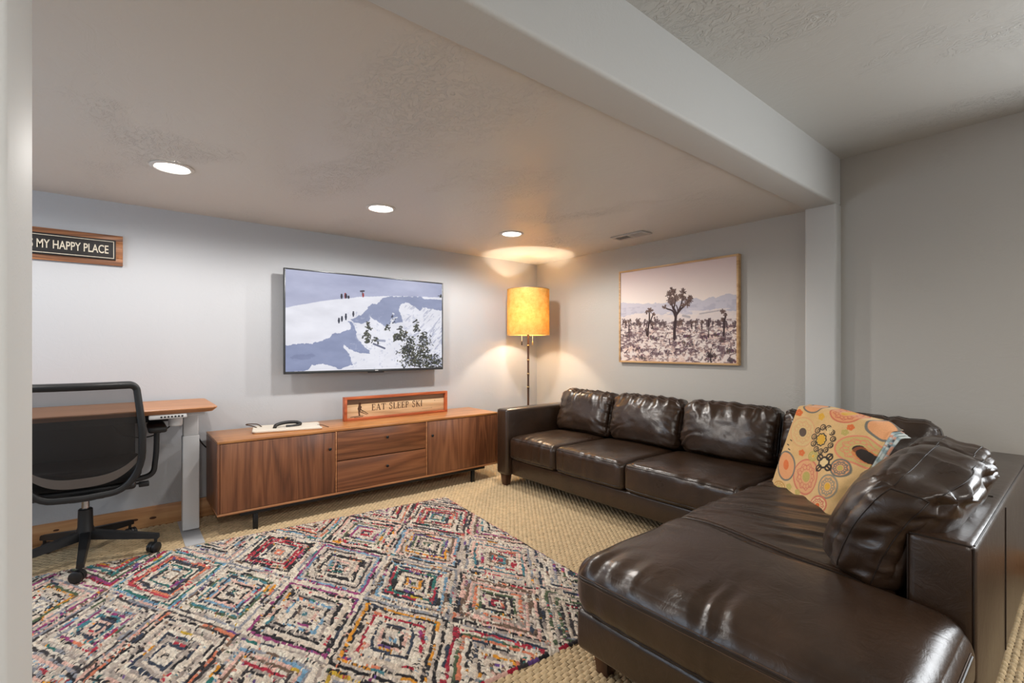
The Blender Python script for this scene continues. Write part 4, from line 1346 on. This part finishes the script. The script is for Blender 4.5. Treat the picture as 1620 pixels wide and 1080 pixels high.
for lx in (.352, -.67):
    c = lx
    bbox('leg', (c - .041, 3.685, .63), (c + .041, 3.745, DZ0 - .025), M['deskmetal'], desk, .006, 3)
    bbox('leg', (c - .046, 3.680, .03), (c + .046, 3.750, .632), M['deskmetal'], desk, .006, 3)
    bbox('leg_bracket', (c - .05, 3.46, DZ0 - .026), (c + .05, 3.93, DZ0 - .0005), M['deskmetal'], desk, .003)
    bm = bmesh.new()
    box(bm, (c - .05, 3.445, .0), (c + .05, 3.975, .034), .004)
    for v in bm.verts:       # foot plate thins toward the toe
        if v.co.z > .02:
            v.co.z = .010 + .026 * float(np.clip(1 - (abs(v.co.y - 3.715) - .03) / .24, 0, 1))
    obj('foot', bm, M['deskmetal'], desk)
bbox('cross_beam', (-.62, 3.69, DZ0 - .075), (.30, 3.74, DZ0 - .028), M['charcoal'], desk, .004)
bbox('modesty_panel', (-.66, 3.86, .47), (.075, 3.875, DZ0 - .002), M['charcoal'], desk, .003)
cp = bbox('control_panel', (.125, 3.392, DZ0 - .026), (.305, 3.44, DZ0 - .0005), M['whiteplastic'], desk, .006, 3)
for k in range(7):
    x = .178 + k * .0165
    bbox('button', (x, 3.3905, DZ0 - .019), (x + .010, 3.3925, DZ0 - .009), M['charcoal'], cp, .001)
lathe_obj('cable_pod', [(.0, .0), (.03, .0), (.036, .006), (.037, .085), (.034, .09), (.0, .09)], (.262, 3.56, DZ0 - .0905), M['whiteplastic'], desk, 28, cap=False)
tube_obj('cable', smooth_path([(.245, 3.56, DZ0 - .08), (.20, 3.58, DZ0 - .12), (.12, 3.60, DZ0 - .15), (.02, 3.62, DZ0 - .13), (-.04, 3.64, DZ0 - .07)], 8), .004, M['cord'], desk, 8)

# ------------------------------------------------------------------ office chair (own coordinates, faces +y)
CH = (-.150, 3.583, 0)
ch = thing('office_chair', 'black mesh-back office chair on castors at the desk', 'chair', CH)
K = lambda *p: tuple(p)
lathe_obj('hub', [(.0, .125), (.03, .125), (.042, .135), (.040, .18), (.034, .20), (.032, .295), (.026, .30), (.0, .30)], (0, 0, 0), M['blackplastic'], ch, 28, cap=False, wc=False)
lathe_obj('gas_lift', [(.0, .295), (.018, .295), (.018, .40), (.0, .40)], (0, 0, 0), M['chrome'], ch, 24, cap=False, wc=False)
for k in range(5):
    a = math.radians(-91 + 72 * k)
    ca, sa = math.cos(a), math.sin(a)
    bm = bmesh.new()
    secs = []
    for t_ in (.025, .10, .20, .29, .335, .345):
        q = (t_ - .025) / .32
        z1 = .178 - .065 * q; hgt = .050 - .022 * q; wd = .026 - .009 * q
        secs.append([bm.verts.new((ca * t_ - sa * w_, sa * t_ + ca * w_, z)) for w_, z in ((-wd, z1 - hgt), (wd, z1 - hgt), (wd * .8, z1), (-wd * .8, z1))])
    for s0, s1_ in zip(secs[:-1], secs[1:]):
        for q in range(4): bm.faces.new((s0[q], s0[(q + 1) % 4], s1_[(q + 1) % 4], s1_[q]))
    bm.faces.new(secs[0][::-1]); bm.faces.new(secs[-1])
    bmesh.ops.bevel(bm, geom=bm.edges[:], offset=.003, segments=2, affect='EDGES')
    obj('base_spoke', bm, M['blackplastic'], ch, world_coords=False)
    # castor: stem, housing, two wheels
    px, py = ca * .328, sa * .328
    bm = bmesh.new()
    tube(bm, [(px, py, .06), (px, py, .098)], .008, 10)
    sa2 = a + 1.1
    d = Vector((math.cos(sa2), math.sin(sa2), 0)); ax_ = Vector((-d.y, d.x, 0))
    wc_ = Vector((px, py, .031)) - d * .012
    rz0 = .013 if k == 0 else .0092
    wc_.z = .030 + rz0
    tube(bm, [tuple(wc_ - ax_ * .006), tuple(wc_ + ax_ * .006)], .031, 20)
    c_ = obj('castor', bm, M['blackplastic'], ch, world_coords=False)
    for s in (-1, 1):
        bm = bmesh.new()
        tube(bm, [tuple(wc_ + ax_ * s * .008), tuple(wc_ + ax_ * s * .010), tuple(wc_ + ax_ * s * .022), tuple(wc_ + ax_ * s * .024)], [.027, .030, .030, .027], 22)
        obj('wheel', bm, M['blackplastic'], c_, world_coords=False)
# seat pad
def seat_fn():
    P, Q = cube_param(24, 24, 6)
    pos, n = rbox(P, (.245, .235, .042), .038)
    pos = pos + n * (np.clip(n[:, 2], 0, 1) * (.012 - .02 * (P[:, 0] ** 2 - .5) * 0))[:, None]
    pos[:, 2] += .016 * P[:, 0] ** 2 - .012 * sstep(.4, 1, P[:, 1])
    return npmesh('seat', pos + np.array([0, .035, .485]), Q, M['fabric'], ch, world_coords=False)
seat_fn()
bbox('seat_shell', (-.22, -.17, .405), (.22, .23, .447), M['blackplastic'], ch, .016, 3, wc=False)
bbox('tilt_mechanism', (-.09, -.16, .375), (.09, .12, .41), M['blackplastic'], ch, .012, 3, wc=False)
tube_obj('tilt_lever', [(.08, .02, .392), (.22, .02, .392), (.255, .02, .390)], [.006, .006, .006], M['blackplastic'], ch, 10, wc=False)
bbox('lever_paddle', (.235, -.005, .372), (.285, .045, .398), M['blackplastic'], ch, .005, 2, wc=False)
# back frame loop (curves gently; bowed backwards in the middle)
def backpt(u, v):
    """u -1..1 across, v 0..1 up; returns point on the curved back surface"""
    hw = .240 + .006 * math.sin(v * math.pi) - .022 * max(0, v - .55) / .45
    z = .43 + .565 * v
    y = -.262 - .050 * math.sin(min(1, v * 1.05) * math.pi) * .5 + .035 * u * u - .03 * (v - .5)
    return Vector((u * hw, y, z))
loop = []
nr_ = 9
def corner(u0, v0, ru, rv, a0, a1):
    return [(u0 + ru * math.cos(a0 + (a1 - a0) * k / nr_), v0 + rv * math.sin(a0 + (a1 - a0) * k / nr_)) for k in range(nr_ + 1)]
uv = corner(.86, .94, .14, .06, 0, math.pi / 2) + [(.5, 1), (0, 1), (-.5, 1)] + corner(-.86, .94, .14, .06, math.pi / 2, math.pi) + [(-1, .75), (-1, .55)] \
    + corner(-.45, .34, .55, .36, math.pi, 1.5 * math.pi) + [(-.2, -.025), (0, -.03), (.2, -.025)] + corner(.45, .34, .55, .36, 1.5 * math.pi, 2 * math.pi) + [(1, .55), (1, .75)]
pts = [backpt(a, b) for a, b in uv]
tube_obj('back_frame', pts, 1.0, M['blackplastic'], ch, 14, wc=False, closed=True, flat=(.017, .022))
# mesh panel inside the loop
def inside_v(u):
    # lower boundary of the mesh panel
    a = abs(u)
    return .155 + .20 * a ** 3.0
bm = bmesh.new()
NU, NV = 28, 30
gr = [[bm.verts.new(backpt(-1 + 2 * i_ / NU, inside_v(-1 + 2 * i_ / NU) + (1 - inside_v(-1 + 2 * i_ / NU) - .003) * j_ / NV)) for i_ in range(NU + 1)] for j_ in range(NV + 1)]
for j_ in range(NV):
    for i_ in range(NU):
        bm.faces.new((gr[j_][i_], gr[j_][i_ + 1], gr[j_ + 1][i_ + 1], gr[j_ + 1][i_]))
obj('back_mesh', bm, M['chairmesh'], ch, world_coords=False)
# lower edge strip of the mesh
bm = bmesh.new()
pr = []
for i_ in range(33):
    u = -1 + 2 * i_ / 32
    v = inside_v(u)
    p0 = backpt(u, v + .004); p1 = backpt(u, v - .082 + .03 * abs(u) ** 3)
    pr.append((p0, p1))
for off in (0.0,):
    rowa = [[bm.verts.new(p + Vector((0, dy, 0))) for p in (a_, b_)] for a_, b_ in pr for dy in (-.004,)]
    rowb = [[bm.verts.new(p + Vector((0, dy, 0))) for p in (a_, b_)] for a_, b_ in pr for dy in (.005,)]
    for i_ in range(32):
        bm.faces.new((rowa[i_][0], rowa[i_ + 1][0], rowa[i_ + 1][1], rowa[i_][1]))
        bm.faces.new((rowb[i_][1], rowb[i_ + 1][1], rowb[i_ + 1][0], rowb[i_][0]))
        bm.faces.new((rowa[i_][1], rowa[i_ + 1][1], rowb[i_ + 1][1], rowb[i_][1]))
        bm.faces.new((rowa[i_ + 1][0], rowa[i_][0], rowb[i_][0], rowb[i_ + 1][0]))
obj('lumbar_strip', bm, M['greyplastic'], ch, world_coords=False)
# back support arm to the mechanism
tube_obj('back_support', smooth_path([(0, -.10, .40), (0, -.20, .405), (0, -.262, .415)], 5), 1.0, M['blackplastic'], ch, 12, wc=False, flat=(.06, .016))
for s in (-1, 1):
    tube_obj('arm_post', smooth_path([(s * .15, -.02, .425), (s * .25, -.02, .43), (s * .300, -.02, .455), (s * .312, -.02, .52), (s * .318, -.02, .60), (s * .320, -.02, .705)], 5), 1.0, M['blackplastic'], ch, 12, wc=False, flat=(.022, .014))
    bbox('arm_pad', (s * .320 - .045, -.13, .700), (s * .320 + .045, .125, .738), M['blackplastic'], ch, .013, 3, wc=False)

# ------------------------------------------------------------------ rug
def rug():
    LXr, LYr = 3.0, 2.0
    th = math.radians(-5.3)
    P = np.array([2.003, 3.28])
    ex = np.array([math.cos(th), math.sin(th)]); ey = np.array([-math.sin(th), math.cos(th)])
    step = .0031
    nx, ny = int(LXr / step), int(LYr / step)
    lx = -np.linspace(0, LXr, nx)[None, :].repeat(ny, 0)     # 0 at the right edge
    ly = -np.linspace(0, LYr, ny)[:, None].repeat(nx, 1)
    HX, HYd = .2525, .3925
    # gentle hand-made waviness
    wx = lx + .020 * (fbm(lx * 6, ly * 6, 2) - .5) + .010 * (vn(lx * 55, ly * 55, 3) - .5)
    wy = ly + .028 * (fbm(lx * 6, ly * 6, 4) - .5) + .012 * (vn(lx * 55, ly * 55, 5) - .5)
    a = wx / HX; b = wy / HYd
    # diamond lattice: centres where k+m is even
    p = np.floor((a + b + 1) / 2); q = np.floor((a - b + 1) / 2)
    ck = p + q; cm = p - q
    da = a - ck; db = b - cm
    d = np.abs(da) + np.abs(db)                        # 0 centre .. 1 rim
    NR = 15
    ringf = d * NR
    ring = np.floor(ringf)
    # position along the ring
    side = (da > 0).astype(int) * 2 + (db > 0).astype(int)
    along = np.where((side == 0) | (side == 3), da - db, da + db) * .5 * .47 + side * 3.1     # metres along each side
    cid = (ck * 57 + cm * 131).astype(np.int64)
    rid = (cid * 31 + ring.astype(np.int64) * 7)
    pal = np.array([(232, 218, 200), (222, 204, 184), (205, 190, 176), (170, 156, 146), (64, 58, 60), (40, 37, 40), (52, 60, 76), (196, 62, 74), (176, 40, 62), (222, 130, 96),
                    (226, 152, 44), (206, 168, 52), (40, 112, 104), (70, 130, 140), (120, 160, 186), (104, 72, 132), (156, 62, 118), (232, 186, 170), (150, 150, 156), (84, 100, 70), (120, 96, 80)], float)
    wts = np.array([26, 20, 9, 6, 8, 12, 4, 2.4, 1.6, 2.4, 1.7, 1.2, 1.5, 1.4, 1.6, 1.8, 1.5, 4, 4, 1.4, 3.5])
    cum = np.cumsum(wts) / wts.sum()
    pick = lambda h: np.searchsorted(cum, np.clip(h, 0, .9999))
    # each ring has two yarns; dark rings alternate with pale ones
    h1 = _h(rid, cid, 3)
    par = ((ring.astype(np.int64) + cid) % 3)
    ia = pick(h1)
    dark_idx = np.array([4, 5, 5, 6, 20, 18, 3, 19])
    idark = dark_idx[(np.floor(_h(rid, cid, 9) * 8)).astype(int) % 8]
    light_idx = np.array([0, 1, 0, 17, 2, 0, 1])
    ilight = light_idx[(np.floor(_h(rid, cid, 10) * 7)).astype(int) % 7]
    base = np.where(par == 0, idark, np.where(par == 1, ilight, ia))
    accent_ring = (_h(rid, cid, 21) > .88)
    acc_idx = np.array([7, 8, 9, 10, 12, 14, 15, 16, 13])
    iacc = acc_idx[(np.floor(_h(cid, rid, 22) * 9)).astype(int) % 9]
    base = np.where(accent_ring, iacc, base)
    # long runs of a different rag along the ring
    seg = np.floor(along / .07 + 5 * _h(rid, cid, 5)).astype(np.int64)
    hs = _h(seg, rid, 6)
    alt = pick(_h(seg, rid, 7))
    idx = np.where(hs > .74, alt, base)
    # tufts: short flecks of other colours
    tseg = np.floor(along / .0075 + 13 * _h(rid, seg, 8) + .6 * vn(lx * 90, ly * 90, 7)).astype(np.int64)
    ht = _h(tseg, rid, 11)
    solid = _h(seg, rid, 16)
    thr = np.where(solid > .5, .92, .70)
    fl = np.where(_h(tseg, rid, 12) > .55, np.where(_h(tseg, rid, 15) > .4, 0, 5), pick(_h(tseg, rid, 13)))
    idx = np.where(ht > thr, fl, idx)
    col = pal[idx]
    col = col * (.86 + .28 * _h(tseg, rid, 14))[..., None]
    # binding along the edge
    edge = np.minimum(np.minimum(-lx, LXr + lx), np.minimum(-ly, LYr + ly))
    t_al = np.where((-lx < .02) | (LXr + lx < .02), ly, lx)
    bs = np.floor(t_al / .016 + vn(t_al * 3, t_al * 0, 4)).astype(np.int64)
    bcol = pal[np.array([17, 0, 16, 5, 1, 0, 15, 8, 5, 17, 4, 0])[(np.floor(_h(np.floor(bs / 3).astype(np.int64), bs * 0, 31) * 12)).astype(int)]]
    col = np.where((edge < .013)[..., None], bcol, col)
    # relief: every row is a soft roll, tufts uneven
    fr = ringf - ring
    z = .0065 + .0052 * np.sin(np.clip(fr, 0, 1) * math.pi) ** .7 + .0030 * (_h(tseg, rid, 17) - .5) + .0025 * (vn(lx * 160, ly * 160, 9) - .5)
    z = z * sstep(-.004, .010, edge) * (1 - .25 * (d > .965)) + .0035
    # ragged outline
    wob = .006 * (fbm(t_al * 14, t_al * 0 + 3, 19, 3) - .5) * (1 - sstep(0, .05, edge))
    X = P[0] + (lx + wob) * ex[0] + (ly + wob) * ey[0]
    Y = P[1] + (lx + wob) * ex[1] + (ly + wob) * ey[1]
    V = np.stack([X, Y, z], -1).reshape(-1, 3)
    i = np.arange(nx * ny).reshape(ny, nx)
    Q = np.stack([i[1:, :-1], i[:-1, :-1], i[:-1, 1:], i[1:, 1:]], -1).reshape(-1, 4)
    # x runs backwards, so flip
    o = npmesh('rug', V, Q[:, ::-1], M['rug'], None, colors=lin(np.clip(col, 0, 255)).reshape(-1, 3))
    if o.data.polygons[0].normal.z < 0:
        o.data.flip_normals()
    tag(o, 'multicoloured rag rug with concentric diamond pattern on the tan carpet', 'rug')
rug()

# ------------------------------------------------------------------ folded throw in the corner of the sofa
def throw():
    t = thing('throw_blanket', 'folded peach floral throw leaning in the corner of the leather sofa', 'blanket', (2.75, .95, .455))
    BL = np.array([2.735, 1.115, .462]); BR = np.array([2.345, .715, .462])
    TL = np.array([2.965, 1.055, .893]); TR = np.array([2.83, .63, .878])
    H = hom([(365, 55), (1000, 175), (720, 1180), (65, 815)])
    A = Art(230, 260, .95, (226, 186, 128))
    A.c += (fbm(A.u * 9, A.v * 9, 3, 4)[..., None] - .5) * np.array([26, 26, 30])
    peach = (232, 164, 112); pink = (226, 148, 110); olive = (190, 172, 96); cream = (238, 208, 150); grey = (120, 116, 106); dark = (52, 42, 36); gold = (226, 172, 56); orange = (226, 108, 52)
    UVs = lambda x, y: tuple(H([(x, y)])[0])
    def ring(x, y, rx_, ry_, col, w_, n=36, wob=0, a0=0):
        pts = H([(x + rx_ * (1 + wob * math.sin(9 * q)) * math.cos(q), y + ry_ * (1 + wob * math.sin(9 * q)) * math.sin(q)) for q in [2 * math.pi * k / n + a0 for k in range(n + 1)]])
        A.stroke(pts, w_, col)
    def disc(x, y, rx_, ry_, col, alpha=1):
        A.poly([tuple(p) for p in H([(x + rx_ * math.cos(2 * math.pi * k / 28), y + ry_ * math.sin(2 * math.pi * k / 28)) for k in range(28)])], col, 0, alpha=alpha)
    def med(x, y, rx_, ry_, fill, rim, core, w_=.008):
        disc(x, y, rx_, ry_, fill); ring(x, y, rx_, ry_, rim, w_)
        ring(x, y, rx_ * .72, ry_ * .72, rim, .004, wob=.1); 
        for k in range(14):
            q = 2 * math.pi * k / 14; ring(x + rx_ * .55 * math.cos(q), y + ry_ * .55 * math.sin(q), rx_ * .13, ry_ * .13, rim, .003, 10)
        disc(x, y, rx_ * .3, ry_ * .3, core)
    med(690, 150, 110, 95, peach, (214, 120, 90), gold); med(415, 755, 118, 165, (228, 170, 120), (214, 122, 96), olive)
    med(370, 335, 95, 130, (222, 190, 132), (222, 170, 120), (96, 80, 70)); med(830, 490, 165, 130, (206, 178, 112), (226, 140, 108), dark)
    disc(860, 520, 80, 62, orange, .5); disc(870, 525, 62, 50, dark)
    disc(225, 650, 75, 130, peach); ring(225, 650, 82, 138, grey, .009); disc(228, 640, 26, 50, orange, .8)
    disc(445, 105, 60, 60, peach); ring(445, 105, 66, 62, grey, .008)
    disc(930, 245, 78, 80, peach); ring(930, 245, 86, 88, grey, .011)
    med(150, 860, 60, 60, cream, (200, 150, 80), olive)
    med(640, 860, 80, 110, (226, 176, 120), (150, 140, 120), gold); med(560, 1040, 90, 90, cream, (214, 122, 96), orange); med(470, 560, 40, 44, cream, olive, gold); med(720, 680, 70, 80, peach, grey, olive)
    # dark scroll wreath around a gold flower
    disc(535, 410, 48, 56, (236, 204, 120)); disc(535, 410, 38, 46, gold); ring(535, 410, 46, 54, dark, .006, wob=.08)
    for k in range(11):
        q = 2 * math.pi * k / 11
        cx_, cy_ = 552 + 88 * math.cos(q), 410 + 112 * math.sin(q)
        ring(cx_, cy_, 22, 24, dark, .005, 14); ring(cx_ + 4, cy_ + 2, 10, 11, dark, .004, 10)
    disc(585, 630, 42, 46, cream)
    for k in range(4):
        q = math.pi / 4 + k * math.pi / 2
        cx_, cy_ = 585 + 62 * math.cos(q), 630 + 70 * math.sin(q)
        ring(cx_, cy_, 26, 28, dark, .008, 16); A.stroke(H([(585 + 40 * math.cos(q), 630 + 40 * math.sin(q)), (cx_ + 30 * math.cos(q), cy_ + 34 * math.sin(q))]), .008, dark)
    ring(585, 630, 46, 50, dark, .009)
    for k in range(6):
        ring(320 + k * 20, 960 + k * 16, 16, 18, dark, .005, 12)
    for x, y, c in ((345, 160, orange), (750, 285, orange), (366, 525, orange), (250, 850, olive), (515, 205, gold), (330, 900, olive), (720, 340, olive), (600, 330, cream)):
        for k in range(5):
            q = 2 * math.pi * k / 5; disc(x + 15 * math.cos(q), y + 18 * math.sin(q), 13, 15, c, .85)
    for x, y in ((250, 485), (268, 400), (240, 440)): A.stroke(H([(x, y), (x + 14, y + 12)]), .005, dark)
    # folded slab: several layers, outer one printed
    u = A.u; v = A.v
    base = BL * ((1 - u) * (1 - v))[..., None] + BR * (u * (1 - v))[..., None] + TL * ((1 - u) * v)[..., None] + TR * (u * v)[..., None]
    nrm = np.cross(BR - BL, TL - BL); nrm /= np.linalg.norm(nrm)
    if nrm[0] > 0: nrm = -nrm
    bulge = .018 * np.sin(u * math.pi) * np.sin(np.clip(v, 0, 1) * math.pi) + .010 * (fbm(u * 4, v * 4, 50, 3) - .5) + .006 * np.sin(u * 9 + v * 3)
    # roll over at the top and at the right end
    roll = .045 * sstep(.9, 1.0, v) ** 2 + .02 * sstep(.88, 1.0, u) ** 2
    F = base + nrm * (bulge - roll)[..., None]
    F[..., 2] += .012 * np.sin(u * 5 + .4) * sstep(.5, 1, v) - .03 * sstep(.86, 1.0, u) ** 2 * v
    nyv, nxu = u.shape
    cols = A.c.copy()
    def slab(name, F, thick, cols, mat):
        Bk = F - nrm * thick
        V = np.concatenate([F.reshape(-1, 3), Bk.reshape(-1, 3)])
        ny_, nx_ = F.shape[:2]
        i = np.arange(nx_ * ny_).reshape(ny_, nx_)
        off = nx_ * ny_
        Q = [np.stack([i[:-1, :-1], i[:-1, 1:], i[1:, 1:], i[1:, :-1]], -1).reshape(-1, 4),
             np.stack([i[:-1, :-1], i[1:, :-1], i[1:, 1:], i[:-1, 1:]], -1).reshape(-1, 4) + off]
        for e in (i[0, :], i[:, -1], i[-1, ::-1], i[::-1, 0]):
            Q.append(np.stack([e[:-1], e[:-1] + off, e[1:] + off, e[1:]], -1))
        C2 = np.concatenate([cols.reshape(-1, 3), cols.reshape(-1, 3)])
        return npmesh(name, V, np.concatenate(Q), mat, t, colors=lin(np.clip(C2, 0, 255)))
    slab('printed_face', F, .008, cols, M['throw'])
    # layers behind, showing pale striped edges at the right end
    S = 4
    for k in range(1, 4):
        Fk = F[::S, ::S] - nrm * (.0105 * k)
        uu = u[::S, ::S]; vv = v[::S, ::S]
        Fk = Fk + (TR - TL)[None, None] * (.012 * k * sstep(.6, 1, uu))[..., None] * .8 + np.array([0, 0, -.006 * k]) * sstep(.7, 1, vv)[..., None]
        ck = np.zeros(Fk.shape); ck[:] = (206, 212, 206)
        st = (np.sin(vv * 60 + k) > .3)
        ck[st] = (150, 170, 172)
        ck[fbm(uu * 20, vv * 20, 60 + k) > .62] = (214, 150, 120)
        ck[fbm(uu * 30, vv * 30, 70 + k) > .68] = (60, 66, 70)
        slab('folded_layer', Fk, .008, ck, M['throw'])
throw()
